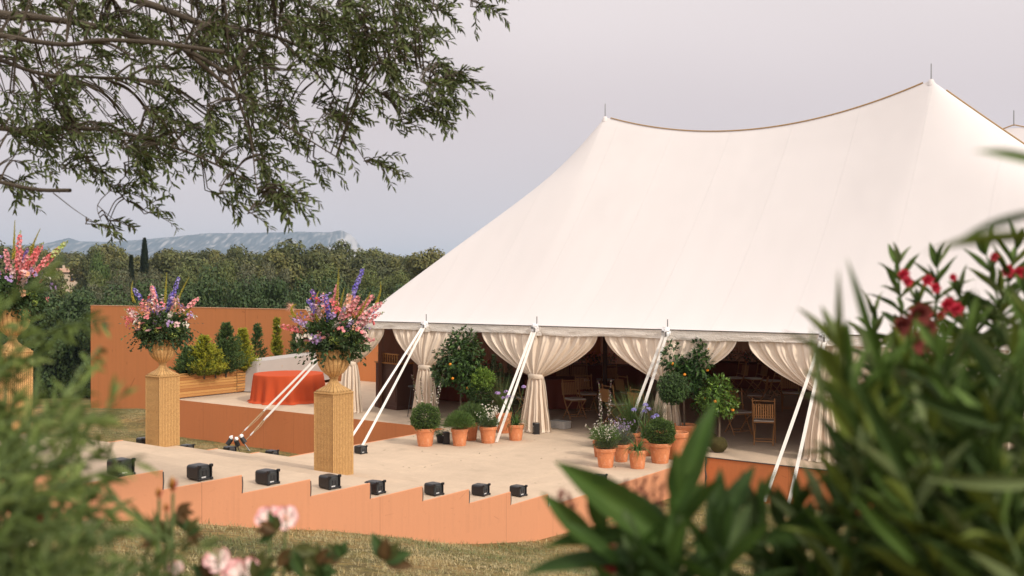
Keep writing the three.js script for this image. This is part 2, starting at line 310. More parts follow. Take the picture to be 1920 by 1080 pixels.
// ---------------------------------------------------------------- deck, stepped path, terrace
const UC = -8.03, UF = -14.2, V0 = 5.577, TR = .9, RI = .182, VT = 17.05, VE = 17.97;
const level = (i) => 1.272 - RI * i;           // tread beyond the i-th drop
{
  const path = thing('stepped_path', 'broad beige carpeted steps coming down to the tent between the flower pedestals', 'steps', V3(0, 0, 0), 0, null, 'structure');
  for (let i = -5; i < 7; i++) {
    const a = V0 + TR * i, b = a + TR, y = level(i), cut = -11.1 + .06 * Math.sin(i * 2.3);
    part('tread', slab([[UC, a], [UC, b], [cut + .003, b], [cut + .003, a]], y - .05, y, .004), M.carpet, path);
    part('tread', slab([[cut - .003, a], [cut - .003, b], [UF, b], [UF, a]], y - .05, y - .0015, .004), M.carpet, path);
    part('riser', box(UC - UF, RI - .05, .02, (UC + UF) / 2, y - .05 - (RI - .05) / 2, -(b - .012)), M.fascia, path);
  }
  // painted side board: saw-tooth top, foot following the lawn
  const side = (u, th, extra) => {
    const sh = new THREE.Shape(), st = [], o = .004; let first = true;
    for (let i = -5; i < 7; i++) { const a = V0 + TR * i, y = level(i) + o; if (first) { sh.moveTo(a, y); first = false; } else sh.lineTo(a, y); sh.lineTo(a + TR, y); }
    sh.lineTo(V0 + TR * 7, o); sh.lineTo(VT, o); sh.lineTo(VT, -1.3); sh.lineTo(V0 - 5 * TR, -1); 
    const g = new THREE.ExtrudeGeometry(sh, { depth: th, bevelEnabled: true, bevelSize: .003, bevelThickness: .003, bevelSegments: 1 });
    // shape x = v, y = y, extruded along z -> turn so that shape x runs along -z
    g.rotateY(PI / 2); g.translate(u, 0, 0);
    // light buckling of the skin
    const p = g.getAttribute('position'); return g;
  };
  part('side_board', side(UC + .004, .016), M.fascia, path);
  part('side_board', side(UF - .02, .016), M.fascia, path);
  for (let i = -4; i < 8; i++) { const v = V0 + TR * i; part('edge_cord', tube([P(UC + .022, v + .004, level(i - 1) - .01), P(UC + .026, v + .006, level(i - 1) - .09), P(UC + .022, v + .003, level(i) + .01)], .0065, 6, 5), M.cord, path); }
  // landing in three carpeted panels with open joints
  const land = thing('landing', 'flat beige carpeted landing between the steps and the tent', 'deck', V3(0, 0, 0), 0, null, 'structure');
  const va = V0 + 7 * TR;
  const cuts = [UC, -9.42, -11.6, UF];
  for (let k = 0; k < 3; k++) part('deck_panel', slab([[cuts[k] - (k ? .004 : 0), va], [cuts[k] - (k ? .004 : 0), VT - .003], [cuts[k + 1] + (k < 2 ? .004 : 0), VT - .003], [cuts[k + 1] + (k < 2 ? .004 : 0), va]], -.08, 0, .003), M.carpet, land);
  const ter = thing('terrace', 'raised beige terrace floor under and before the tent with terracotta skirting', 'deck', V3(0, 0, 0), 0, null, 'structure');
  const tu = [8, 2, -3.2, UC, -11.6, -14.6, -18.2, -21.2, -24.1];
  for (let k = 0; k < tu.length - 1; k++) for (const [v0, v1] of [[VT, 20.4], [20.4, 24], [24, 27.6], [27.6, 33.6]]) part('deck_panel', slab([[tu[k] - .002, v0], [tu[k] - .002, v1 - .004], [tu[k + 1] + .002, v1 - .004], [tu[k + 1] + .002, v0]], -.08, 0, .003), M.carpet, ter);
  // skirts hanging at the front edge, slightly uneven cloth
  const skirt = (u0, u1) => sheet((s, t) => [lerp(u0, u1, s), lerp(.004, -1.35, t), -(VT - .012 - .012 * t + .008 * noise(s * 9, t * 2, u0) * t)], 90, 8, Math.abs(u1 - u0), 1.35);
  part('skirting', skirt(UF - .01, -24.1), M.skirting, ter);
  part('skirting', skirt(8, UC + .03), M.skirting, ter);
  part('skirting', sheet((s, t) => [-24.11, lerp(.004, -1.35, t), -lerp(VT, 27.6, s)], 30, 2, 10, 1.35), M.fascia, ter);
  part('edge_cord', tube([P(UC + .03, VT - .018, .006), P(-5, VT - .02, .002), P(-1, VT - .018, .006), P(8, VT - .02, .004)], .010, 40, 5), M.cord, ter);
  const zp = []; for (let i = 0; i <= 9; i++) zp.push(P(UC + .036 + .014 * Math.sin(i * 1.7), VT - .03, .0 - i * .075)); part('zip_seam', tube(zp, .011, 40, 5), M.cord, ter);
}

// ---------------------------------------------------------------- terracotta wall and planter
{
  const w = thing('garden_wall', 'long terracotta coloured wall behind the terrace', 'wall');
  const v = 24.0, pts = [-39.5, -34.5, -29.5, -24.5, -19.0];
  for (let k = 0; k < 4; k++) part('wall_panel', rbox(pts[k + 1] - pts[k] - .004, 4.6, .14, .008, (pts[k] + pts[k + 1]) / 2, 2.30 - 4.6 / 2, -(v + .07)), M.wall, w);
  part('coping', box(pts[4] - pts[0], .02, .16, (pts[0] + pts[4]) / 2, 2.315, -(v + .07)), M.wallCap, w);
  const pl = thing('wooden_planter', 'long slatted wooden planter under the conifers, left of the orange table', 'planter', P(-23.9, 17.12, 0));
  const hs = .066, L = 3.75; // run along v
  for (let row = 0; row < 8; row++) for (const [a, b] of [[0, 2.02], [2.03, L]]) part('slat', rbox(.022, hs, b - a - .01, .004, .0, .04 + row * (hs + .013) + hs / 2, -(a + b) / 2), [M.wood, M.wood2, M.wood3][(row * 5 + (a > 1 ? 1 : 0) + (row > 4 ? 1 : 0)) % 3], pl);
  for (let row = 0; row < 8; row++) part('slat', rbox(.62, hs, .022, .004, -.32, .04 + row * (hs + .013) + hs / 2, .01), [M.wood, M.wood3, M.wood2][row % 3], pl);
  for (const z of [.04, 2.0, L - .05]) part('post', box(.05, .62, .05, -.04, .33, -z), M.wood2, pl);
  part('top_rail', box(.05, .022, L, -.012, .685, -L / 2), M.wood3, pl);
  part('soil', box(.58, .04, L - .06, -.34, .6, -L / 2), M.soil, pl);
}

// ---------------------------------------------------------------- sailcloth tent
const EAVE = 2.26, PEAK = 7.5, VR = 22.5, P1 = -13.39, P2 = -5.39;
function tentRoof(e, H, w, peaks, Ll, Lr, pw, sag) {   // u along x, ridge at z = 0, front is +z
  const f = (t, a = PI / 2) => Math.pow(1 - t, lerp(.97, pw, Math.pow(Math.sin(a), 2))), pos = [], idx = [], uv = [];
  const ridge = (u) => { let h = 1; for (let k = 0; k < peaks.length - 1; k++) if (u >= peaks[k] && u <= peaks[k + 1]) { const s = (u - peaks[k]) / (peaks[k + 1] - peaks[k]); h = 1 - sag * 4 * s * (1 - s); } return h; };
  const NT = 44;
  const column = (fn) => { const base = pos.length / 3; for (let i = 0; i <= NT; i++) { const t = i / NT, p = fn(t); pos.push(p[0], p[1], p[2]); uv.push(p[0], Math.hypot(p[1], p[2])); } return base; };
  const cols = [];
  for (const sgn of [1, -1]) {
    const line = [];
    const hip = (pu, L, dir, a) => column((t) => { const n = 2 + 40 * t * t * t, c = Math.cos(a), s = Math.sin(a); return [pu + dir * L * t * Math.pow(Math.abs(c), 2 / n), e + (H - e) * f(t, dir < 0 ? a : PI / 2), sgn * w * t * Math.pow(Math.abs(s), 2 / n)]; });
    for (let i = 0; i <= 26; i++) line.push(hip(peaks[0], Ll, -1, i / 26 * PI / 2));
    for (let k = 0; k < peaks.length - 1; k++) for (let i = 1; i < 40; i++) { const u = lerp(peaks[k], peaks[k + 1], i / 40), hr = ridge(u); line.push(column((t) => [u, e + (H - e) * hr * (f(t) * (1) ) , sgn * w * t])); }
    for (let i = 26; i >= 0; i--) line.push(hip(peaks[peaks.length - 1], Lr, 1, i / 26 * PI / 2));
    for (let c = 0; c < line.length - 1; c++) for (let i = 0; i < NT; i++) { const a = line[c] + i, b = line[c + 1] + i; if (sgn > 0) idx.push(a, a + 1, b, b, a + 1, b + 1); else idx.push(a, b, a + 1, b, b + 1, a + 1); }
  }
  return { geo: geom(pos, idx, uv), ridge: (u) => e + (H - e) * ridge(u) };
}
const poleU = [-18.05, -15.58, -12.42, -9.27, -6.12, -2.97, .18, 1.9];
{
  const t = thing('sailcloth_tent', 'large cream sailcloth tent with two tall peaks in front', 'tent', P(0, VR, 0));
  const { geo, ridge } = tentRoof(EAVE, PEAK, VR - VE, [P1, P2], 4.66, 7.3, 1.22, .133);
  part('roof', geo, M.canvas, t);
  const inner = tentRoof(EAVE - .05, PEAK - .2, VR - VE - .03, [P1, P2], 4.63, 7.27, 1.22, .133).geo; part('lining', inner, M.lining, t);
  const rt = []; for (let i = 1; i <= 47; i++) { const u = lerp(P1, P2, i / 48); rt.push(V3(u, ridge(u) + .022, 0)); } part('ridge_trim', tube(rt, .018, 90, 6), M.trim, t);
  const r2 = []; for (let i = 1; i <= 24; i++) { const q = i / 24; r2.push(V3(P2 + 7.3 * q, EAVE + (PEAK - EAVE) * Math.pow(1 - q, 1.22) + .02, 0)); } part('ridge_trim', tube(r2, .018, 60, 6), M.trim, t);
  for (const u of [P1, P2]) {
    part('peak_pole', new THREE.CylinderGeometry(.010, .013, .36, 8).translate(u, PEAK + .17, 0), M.steel, t);
    part('peak_cap', new THREE.LatheGeometry([[.015, .02], [.045, .01], [.07, -.05], [.095, -.12]].map(([a, b]) => new THREE.Vector2(a, b)), 20).translate(u, PEAK + .0, 0), M.canvas, t);
    part('king_pole', new THREE.CylinderGeometry(.05, .06, PEAK - .25, 10).translate(u, (PEAK - .25) / 2, 0), M.darkWood, t);
  }
  // eave valance round the tent
  const w = VR - VE, u0 = poleU[0], u1 = P2 + 7.3;
  const val = (f, L, n) => sheet((s, q) => { const p = f(s), k = Math.abs(Math.sin(s * n * PI)), wob = .022 * noise(s * L * 2.1, q * 2, L) + .012 * noise(s * L * 6, q * 3, 5); return [p[0] + p[2] * (wob * q + .01), EAVE + .01 - q * (.20 - .035 * k) + .004 * noise(s * L * 4, 9), p[1] + p[3] * (wob * q + .012)]; }, Math.ceil(L * 22), 8, L, .2);
  part('valance', val((s) => [lerp(u0, u1, s), w, 0, 1], u1 - u0, 6.3), M.valance, t);
  part('valance', val((s) => [u0, lerp(-w, w, s), -1, 0], 2 * w, 3), M.valance, t);
  part('valance', val((s) => [lerp(u0, u1, s), -w, 0, -1], u1 - u0, 6.3), M.valance, t);
  part('eave_cord', tube([V3(u0, EAVE + .012, w + .018), V3(-12, EAVE + .016, w + .018), V3(-5, EAVE + .014, w + .018), V3(u1, EAVE + .012, w + .018)], .009, 60, 5), M.cord, t);
  rnd = RNG(21);
  for (const u of poleU) {
    part('side_pole', new THREE.CylinderGeometry(.028, .028, EAVE, 8).translate(u, EAVE / 2, w - .05), M.darkWood, t);
    part('pole_pin', new THREE.CylinderGeometry(.011, .011, .2, 6).translate(u, EAVE + .12, w - .02), M.steel, t);
    // crumpled clear wrap over the lashings
    const g = new THREE.IcosahedronGeometry(.105, 4), p = g.getAttribute('position');
    for (let i = 0; i < p.count; i++) { const n = 1 + .35 * noise(p.getX(i) * 16 + u, p.getY(i) * 16, p.getZ(i) * 16) + .2 * noise(p.getX(i) * 40, p.getY(i) * 40 + u, p.getZ(i) * 40); p.setXYZ(i, p.getX(i) * n * .9, p.getY(i) * n * 1.05, p.getZ(i) * n * .6); }
    g.computeVertexNormals(); g.translate(u, EAVE - .04, w + .05); part('pole_wrap', g, M.plastic, t);
    part('corner_flap', geom([u + .05, EAVE + .015, w + .05, u + .19, EAVE - .185, w + .045, u - .02, EAVE - .20, w + .07], [0, 1, 2], [0, 0, .1, .2, 0, .2]), M.valance, t);
    part('ratchet', [box(.05, .035, .03, u - .03, EAVE - .02, w + .12), box(.03, .09, .02, u + .03, EAVE - .07, w + .115)], M.steel, t);
  }
  // second tent peeping out behind
  const t2 = thing('sailcloth_tent', 'top of a second cream tent far behind at the picture edge', 'tent', P(0, 30.2, 0));
  const r = tentRoof(EAVE, PEAK, 3.1, [-13.1, -5.1, 2.9], 4.6, 6, 1.22, .133); part('roof', r.geo, M.canvas, t2); part('lining', tentRoof(EAVE - .05, PEAK - .2, 3.07, [-13.1, -5.1, 2.9], 4.57, 5.97, 1.22, .133).geo, M.lining, t2);
  part('peak_pole', new THREE.CylinderGeometry(.013, .016, .42, 8).translate(-5.1, PEAK + .2, 0), M.steel, t2);
  const r3 = []; for (let i = 1; i <= 47; i++) { const u = lerp(-13.1, 2.9, i / 48); r3.push(V3(u, r.ridge(u) + .02, 0)); } part('ridge_trim', tube(r3, .018, 60, 6), M.trim, t2);
  part('valance', sheet((s, q) => [lerp(-17.7, 8.9, s), EAVE - q * .18, 3.12], 60, 2, 17, .2), M.valance, t2);
}
// dark brown drapes that close the far side and the ends of the tent
{
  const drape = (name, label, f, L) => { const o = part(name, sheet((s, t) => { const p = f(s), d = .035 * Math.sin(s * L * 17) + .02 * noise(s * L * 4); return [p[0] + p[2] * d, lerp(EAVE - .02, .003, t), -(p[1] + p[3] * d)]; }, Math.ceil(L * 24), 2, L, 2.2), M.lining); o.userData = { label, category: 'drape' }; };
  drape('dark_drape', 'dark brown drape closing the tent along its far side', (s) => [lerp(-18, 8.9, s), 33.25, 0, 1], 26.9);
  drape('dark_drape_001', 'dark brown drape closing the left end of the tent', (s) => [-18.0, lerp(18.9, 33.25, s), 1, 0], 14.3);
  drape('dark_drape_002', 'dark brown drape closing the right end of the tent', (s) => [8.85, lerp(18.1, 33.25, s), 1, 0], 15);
}

// ---------------------------------------------------------------- tied curtains
function curtain(u, wl, wr, label, seed, tieY = 1.22, foot = 1) {
  const t = thing('tied_curtain', label, 'curtain', P(u, VE + .03, 0), 0, 'cream curtains gathered at the tent poles');
  const top = 2.1, nf = 10.5, ph = seed * 3.1;
  const fold = (s, q) => { const w = Math.sin(s * nf * PI + ph + 1.3 * noise(s * 3, q * .8, seed)) ; return w * (.75 + .25 * noise(s * 8, seed)) + .35 * Math.sin(s * nf * 2.6 * PI + seed + q * 2); };
  const upper = sheet((ss, q) => {
    const s = ss * 2 - 1, W = s < 0 ? wl : wr, e = 1.72 + .25 * noise(s * 5, seed) * .3, sp = .155 + (W - .155) * (1 - Math.pow(q, e));
    const a = .045 * (1 - .45 * q) * Math.min(1, q * 4 + .35);
    const sagg = .05 * Math.sin(q * PI) * (1 - Math.abs(s)) ;
    return [s * sp + .008 * noise(s * 9, q * 5, seed), lerp(top, tieY, q) - .0 * Math.abs(s), (a * fold(s, q) + .10 * q * (1 - s * s) + sagg) * 1];
  }, 220, 46, 3, 1);
  part('curtain_top', upper, M.curtain, t);
  const lower = sheet((ss, q) => {
    const s = ss * 2 - 1, hw = (.165 + .175 * Math.pow(q, .7) + .012 * Math.sin(q * 5 + seed)) * foot, an = s * 2.5;
    const a = .022 + .03 * Math.min(1, q * 1.6), fo = fold(s, 1 + q * .4);
    const rx = hw * Math.sin(an) / Math.sin(Math.min(2.5, PI / 2)) , rz = hw * .62 * Math.cos(an);
    const spread = q > .955 ? (q - .955) * 1.6 : 0;
    return [rx * (1 + a * fo * 2.2 + spread) + .012 * noise(s * 6, q * 4, seed), lerp(tieY, .006, q) + (q > .96 ? .014 * noise(s * 14, seed) : 0), rz + .02 + a * fo + spread * .5];
  }, 200, 40, 2, 1.2);
  part('curtain_skirt', lower, M.curtain, t);
  const band = sheet((s, q) => { const a = s * TAU; const b = .01 * Math.sin(q * PI) + .004 * noise(s * 20, q * 3, seed); return [(.182 + b) * Math.cos(a), tieY + .055 - q * .1 + .02 * Math.sin(a), (.135 + b) * Math.sin(a) + .04]; }, 48, 6, 1.1, .1);
  part('tieback', band, M.curtain, t);
  return t;
}
{
  const mid = (k) => (poleU[k] + poleU[k + 1]) / 2, names = ['tied cream curtain at the tent corner behind the large flower urn', 'tied cream curtain left of the potted orange tree', 'tied cream curtain with a black floor light and white box at its foot', 'tied cream curtain behind the ball topiary and second orange tree', 'tied cream curtain by the bamboo chair, partly behind the oleander', 'cream curtain half hidden by the oleander, rightmost in view'];
  for (let k = 0; k < 6; k++) { const gl = .10 + .04 * Math.sin(k * 2.2), gr = .10 + .04 * Math.cos(k * 1.7); curtain(poleU[k], k ? poleU[k] - mid(k - 1) - gl : .45, mid(k) - poleU[k] - gr, names[k], k + 1, 1.2 + .03 * Math.sin(k * 2.4)); }
}

// ---------------------------------------------------------------- guy straps
function strapGeo(a, b, w = .058, th = .004) {
  const d = b.clone().sub(a), L = d.length(), n = 10, pos = [], idx = [], uv = []; d.normalize();
  const toCam = V3(0, EYE, 0).sub(a).normalize(), side = V3(.8, 0, .6).cross(d).length() ? V3(1, 0, -.3).addScaledVector(d, -V3(1, 0, -.3).dot(d)).normalize() : RIGHT.clone(), nn = side.clone().cross(d);
  for (let i = 0; i <= n; i++) { const t = i / n, p = a.clone().addScaledVector(d, L * t); p.y -= .02 * Math.sin(PI * t); for (const [q, r] of [[-1, -1], [1, -1], [1, 1], [-1, 1]]) { const v = p.clone().addScaledVector(side, q * w / 2).addScaledVector(nn, r * th / 2); pos.push(v.x, v.y, v.z); uv.push(q * w / 2, t * L); } }
  for (let i = 0; i < n; i++) for (let k = 0; k < 4; k++) { const q = i * 4 + k, r = i * 4 + (k + 1) % 4; idx.push(q, r, q + 4, q + 4, r, r + 4); }
  return geom(pos, idx, uv).toNonIndexed();
}
function guy(k, ends, label) {
  const t = thing('guy_strap', label, 'tent strap', V3(0, 0, 0), 0);
  const a = P(poleU[k], VE - .1, EAVE - .1);
  ends.forEach((e, i) => { const g = strapGeo(a.clone().add(V3(i ? .035 : -.035, 0, 0)), e); g.computeVertexNormals(); part('strap', g, M.webbing, t); });
  return t;
}
const G1 = [onY(627, 868, -.05), onY(676, 842, -.02)];
guy(1, G1, 'pair of white tent straps running down behind the large flower urn pedestal');
guy(2, [onY(920, 826, .05), onY(931, 829, .01)], 'pair of white tent straps ending among the left group of terracotta pots');
guy(3, [onY(1163, 838, .02), onY(1181, 842, .02)], 'pair of white tent straps ending among the right group of terracotta pots');
guy(4, [onY(1433, 941, -.5), onY(1479, 946, -.5)], 'pair of white tent straps staked in the lawn below the bamboo chair');
guy(5, [onY(1700, 1010, -.45), onY(1770, 1015, -.45)], 'pair of white tent straps half hidden behind the oleander');
{ // corner straps with pulleys
  const a = P(poleU[0], VE - .08, EAVE - .1), t = thing('guy_strap', 'pair of white tent straps with rope pulleys crossing the orange table', 'tent strap');
  const foot = [onY(440, 826, -.72), onY(458, 829, -.72)], at = (f, q) => a.clone().lerp(f, q);
  foot.forEach((f, i) => {
    const q1 = i ? .80 : .73, q2 = i ? .93 : .90, o = V3(i ? .035 : -.035, 0, 0);
    const g = strapGeo(a.clone().add(o), at(f, q1)); g.computeVertexNormals(); part('strap', g, M.webbing, t);
    for (const [q, s] of [[q1, .055], [q2, .05]]) { const p = at(f, q), pb = part('pulley', [rbox(s * 1.1, s * 2.2, s * .7, .012), new THREE.TorusGeometry(s * .5, s * .16, 6, 14).translate(0, s * 1.1, 0)], M.plastic, t); pb.position.copy(p); pb.lookAt(a); pb.rotateX(PI / 2); }
    for (const w of [-.03, 0, .03]) part('rope', tube([at(f, q1).add(V3(w, 0, 0)), at(f, (q1 + q2) / 2).add(V3(w * 1.6, -.03 * Math.abs(w) * 20, 0)), at(f, q2).add(V3(w * .6, 0, 0))], .008, 10, 5), M.rope, t);
    part('rope', tube([at(f, q2), at(f, .96), f], .009, 6, 5), M.rope, t);
  });
  const mk = (p, label, tilt) => { const s = thing('ground_stake', label, 'stake', p, tilt); part('stake_cap', new THREE.CylinderGeometry(.055, .06, .16, 12).rotateX(.6).translate(0, .1, 0), M.blackMatt, s); part('stake_shaft', new THREE.CylinderGeometry(.016, .016, .4, 8).rotateX(.6).translate(0, -.06, -.08), M.steel, s); part('padding', (() => { const g = new THREE.IcosahedronGeometry(.048, 3), q = g.getAttribute('position'); for (let i = 0; i < q.count; i++) { const n = 1 + .4 * noise(q.getX(i) * 30, q.getY(i) * 30 + tilt, q.getZ(i) * 30); q.setXYZ(i, q.getX(i) * n, q.getY(i) * n, q.getZ(i) * n); } g.computeVertexNormals(); return g.translate(.01, .2, .04); })(), M.plastic, s); };
  mk(onY(430, 836, -.72), 'black capped tent stake on the lawn, leftmost of the cluster under the pulleys', 2.2);
  mk(onY(444, 838, -.72), 'black capped tent stake on the lawn, middle of the cluster under the pulleys', .4);
  mk(onY(456, 833, -.72), 'black capped tent stake on the lawn, rightmost of the cluster under the pulleys', -.9);
}

// ---------------------------------------------------------------- foliage tools
class Leaves {
  constructor() { this.p = []; this.n = []; this.c = []; }
  tri(a, b, c, na, nb, nc, cl) { for (const [v, n] of [[a, na], [b, nb], [c, nc]]) { this.p.push(v.x, v.y, v.z); this.n.push(n.x, n.y, n.z); this.c.push(cl[0], cl[1], cl[2]); } }
  // folded leaf: base p, direction d, face normal hint up, length, width, colour, droop of the tip
  leaf(p, d, up, len, wid, cl, droop = .12) {
    const s = d.clone().cross(up); if (s.lengthSq() < 1e-6) s.set(1, 0, 0); s.normalize(); const n = s.clone().cross(d).normalize();
    const m = p.clone().addScaledVector(d, len * .45).addScaledVector(n, -droop * len * .25), L = m.clone().addScaledVector(s, wid / 2).addScaledVector(n, wid * .16), Rr = m.clone().addScaledVector(s, -wid / 2).addScaledVector(n, wid * .16), T = p.clone().addScaledVector(d, len).addScaledVector(n, -droop * len);
    const nl = n.clone().addScaledVector(s, -.3).normalize(), nr = n.clone().addScaledVector(s, .3).normalize();
    this.tri(p, L, m, n, nl, n, cl); this.tri(p, m, Rr, n, n, nr, cl); this.tri(L, T, m, nl, n, n, cl); this.tri(m, T, Rr, n, n, nr, cl);
  }
  shard(p, d, up, len, wid, cl) { const s = d.clone().cross(up).normalize(), n = s.clone().cross(d).normalize(), L = p.clone().addScaledVector(d, len * .5).addScaledVector(s, wid / 2), Q = p.clone().addScaledVector(d, len * .5).addScaledVector(s, -wid / 2), T = p.clone().addScaledVector(d, len); this.tri(p, L, T, n, n, n, cl); this.tri(p, T, Q, n, n, n, cl); }
  blade(pts, w0, cl) { // ribbon narrowing to a tip
    const side = pts[pts.length - 1].clone().sub(pts[0]).cross(UP); if (side.lengthSq() < 1e-7) side.set(1, 0, 0); side.normalize();
    for (let i = 0; i < pts.length - 1; i++) {
      const q0 = i / (pts.length - 1), q1 = (i + 1) / (pts.length - 1), a = w0 * (1 - Math.pow(q0, 2)) * .5 + .0003, b = w0 * (1 - Math.pow(q1, 2)) * .5 + .0002, d = pts[i + 1].clone().sub(pts[i]), n = side.clone().cross(d).normalize();
      const A = pts[i].clone().addScaledVector(side, a), B = pts[i].clone().addScaledVector(side, -a), C = pts[i + 1].clone().addScaledVector(side, b), E = pts[i + 1].clone().addScaledVector(side, -b);
      this.tri(A, C, B, n, n, n, cl); this.tri(B, C, E, n, n, n, cl);
    }
  }
  build() { return geom(this.p, null, null, this.n, this.c); }
}
const rdir = () => { const z = R(-1, 1), a = R(0, TAU), q = Math.sqrt(1 - z * z); return V3(q * Math.cos(a), z, q * Math.sin(a)); };
const tint = (c, a = .25) => { const k = 1 + R(-a, a), w = R(-a, a) * .35; return [c[0] * k * (1 + w), c[1] * k, c[2] * k * (1 - w)]; };
const GREEN = { box: [.075, .130, .026], dark: [.034, .066, .020], fern: [.085, .150, .030], lime: [.16, .26, .035], olive: [.105, .125, .050], grey: [.13, .155, .095], citrus: [.045, .088, .022], thuja: [.085, .145, .040], gold: [.27, .29, .03], strap: [.075, .150, .030] };
// leaves spread through an ellipsoid shell
function ball(L, c, r, n, len, wid, cl, fill = .35, flat = [1, 1, 1], rough = .12) {
  for (let i = 0; i < n; i++) {
    const d = rdir(), q = 1 - fill * Math.pow(rnd(), 1.6), lump = 1 + rough * (noise(d.x * 2.6 + c.x, d.y * 2.6 + c.y, d.z * 2.6 + c.z) * 1.4);
    const p = V3(d.x * flat[0], d.y * flat[1], d.z * flat[2]).multiplyScalar(r * q * lump).add(c), o = d.clone().addScaledVector(rdir(), .85).normalize();
    L.leaf(p, o, rdir(), len * R(.7, 1.25), wid * R(.8, 1.2), tint(cl), R(0, .25));
  }
}
function arc(p, d, len, droop, n = 6) { // curve that starts along d and bends down
  const out = [p.clone()], v = d.clone().normalize(), q = p.clone(); for (let i = 1; i <= n; i++) { q.addScaledVector(v, len / n); out.push(q.clone()); v.y -= droop / n; v.normalize(); } return out;
}

// ---------------------------------------------------------------- wicker pedestals, urns and their flowers
function pedestal(pos, label) {
  const t = thing('wicker_pedestal', label, 'pedestal', pos, 0, 'wicker pedestals beside the steps'), w = .372, h = 1.15, rows = [];
  const face = (ry) => { const g = sheet((s, q) => [lerp(-w / 2, w / 2, s), q * (h - .03), w / 2 - .008 + .0095 * Math.abs(Math.sin(s * 13 * PI)) + .0015 * Math.sin(q * 260)], 78, 24, 13 / 8, 3.4); g.rotateY(ry); return g; };
  for (let k = 0; k < 4; k++) part('woven_side', face(k * PI / 2), M.wicker, t);
  for (const [sx, sz] of [[1, 1], [1, -1], [-1, 1], [-1, -1]]) part('corner_post', new THREE.CylinderGeometry(.011, .011, h - .02, 8).translate(sx * (w / 2 - .004), h / 2 - .01, sz * (w / 2 - .004)), M.wicker, t);
  const br = []; for (let k = 0; k < 4; k++) for (let i = 0; i < 20; i++) { const g = new THREE.SphereGeometry(.015, 6, 5); g.scale(1.25, .8, .8); g.rotateZ(.6); g.translate(lerp(-w / 2, w / 2, (i + .5) / 20), h - .016, w / 2 + .002); g.rotateY(k * PI / 2); br.push(g); }
  part('braided_rim', br, M.wicker, t);
  part('top_board', box(w, .016, w, 0, h - .008, 0), M.wicker, t);
  return t;
}
function urn(pos, label) {
  const t = thing('wicker_urn', label, 'urn', pos, 0, 'wicker urns on the pedestals');
  const prof = [[0, .182, 9], [.018, .183, 9], [.022, .172, 7], [.05, .142, 5], [.08, .104, 3.4], [.115, .070, 2.4], [.15, .054, 2], [.175, .052, 2], [.19, .062, 2], [.20, .062, 2], [.215, .078, 2], [.255, .130, 2], [.30, .172, 2], [.36, .205, 2], [.43, .222, 2], [.50, .229, 2], [.555, .236, 2], [.575, .243, 2], [.585, .236, 2], [.575, .222, 2], [.50, .20, 2], [.42, .17, 2]];
  const N = 132; 
  const g = sheet((s, q) => {
    const f = q * (prof.length - 1), k = Math.min(Math.floor(f), prof.length - 2), b = f - k, y = lerp(prof[k][0], prof[k + 1][0], b), r = lerp(prof[k][1], prof[k + 1][1], b), n = lerp(prof[k][2], prof[k + 1][2], b), a = s * TAU + PI / 4;
    const c = Math.cos(a), si = Math.sin(a), rr = r / Math.pow(Math.pow(Math.abs(c), n) + Math.pow(Math.abs(si), n), 1 / n), fl = y > .21 && y < .56 ? .0055 * Math.abs(Math.sin(s * 22 * PI)) : .002 * Math.abs(Math.sin(s * 22 * PI));
    return [c * (rr + fl), y, si * (rr + fl)];
  }, N, (prof.length - 1) * 3, 22 / 8, 3.2);
  part('woven_bowl', g, M.wicker, t);
  const ring = (r, y, k) => { const o = []; for (let i = 0; i < k; i++) { const s = new THREE.SphereGeometry(.012, 6, 5); s.scale(1.4, .8, .8); s.rotateZ(.5); s.translate(0, y, r); s.rotateY(i / k * TAU); o.push(s); } return o; };
  part('braided_rim', ring(.238, .575, 60), M.wicker, t); part('braided_neck', ring(.060, .195, 18), M.wicker, t);
  part('soil', new THREE.CylinderGeometry(.2, .2, .02, 24).translate(0, .54, 0), M.soil, t);
  return t;
}
const FL = { pink: [.84, .34, .37], coral: [.80, .20, .21], pale: [.86, .60, .60], blue: [.20, .16, .62], violet: [.24, .12, .46], lilac: [.52, .38, .66], white: [.84, .80, .72], peach: [.84, .48, .30], lime: [.42, .52, .14], foxtail: [.42, .36, .05] };
function floret(L, p, d, r, cl, k = 5) { // little cupped flower facing d
  const a = d.clone().cross(Math.abs(d.y) < .9 ? UP : RIGHT).normalize(), b = d.clone().cross(a), ph = R(0, TAU);
  for (let i = 0; i < k; i++) { const t = ph + i / k * TAU, o = a.clone().multiplyScalar(Math.cos(t)).addScaledVector(b, Math.sin(t)).addScaledVector(d, .45).normalize(); L.leaf(p, o, d, r, r * .95, tint(cl, .16), -.15); }
}
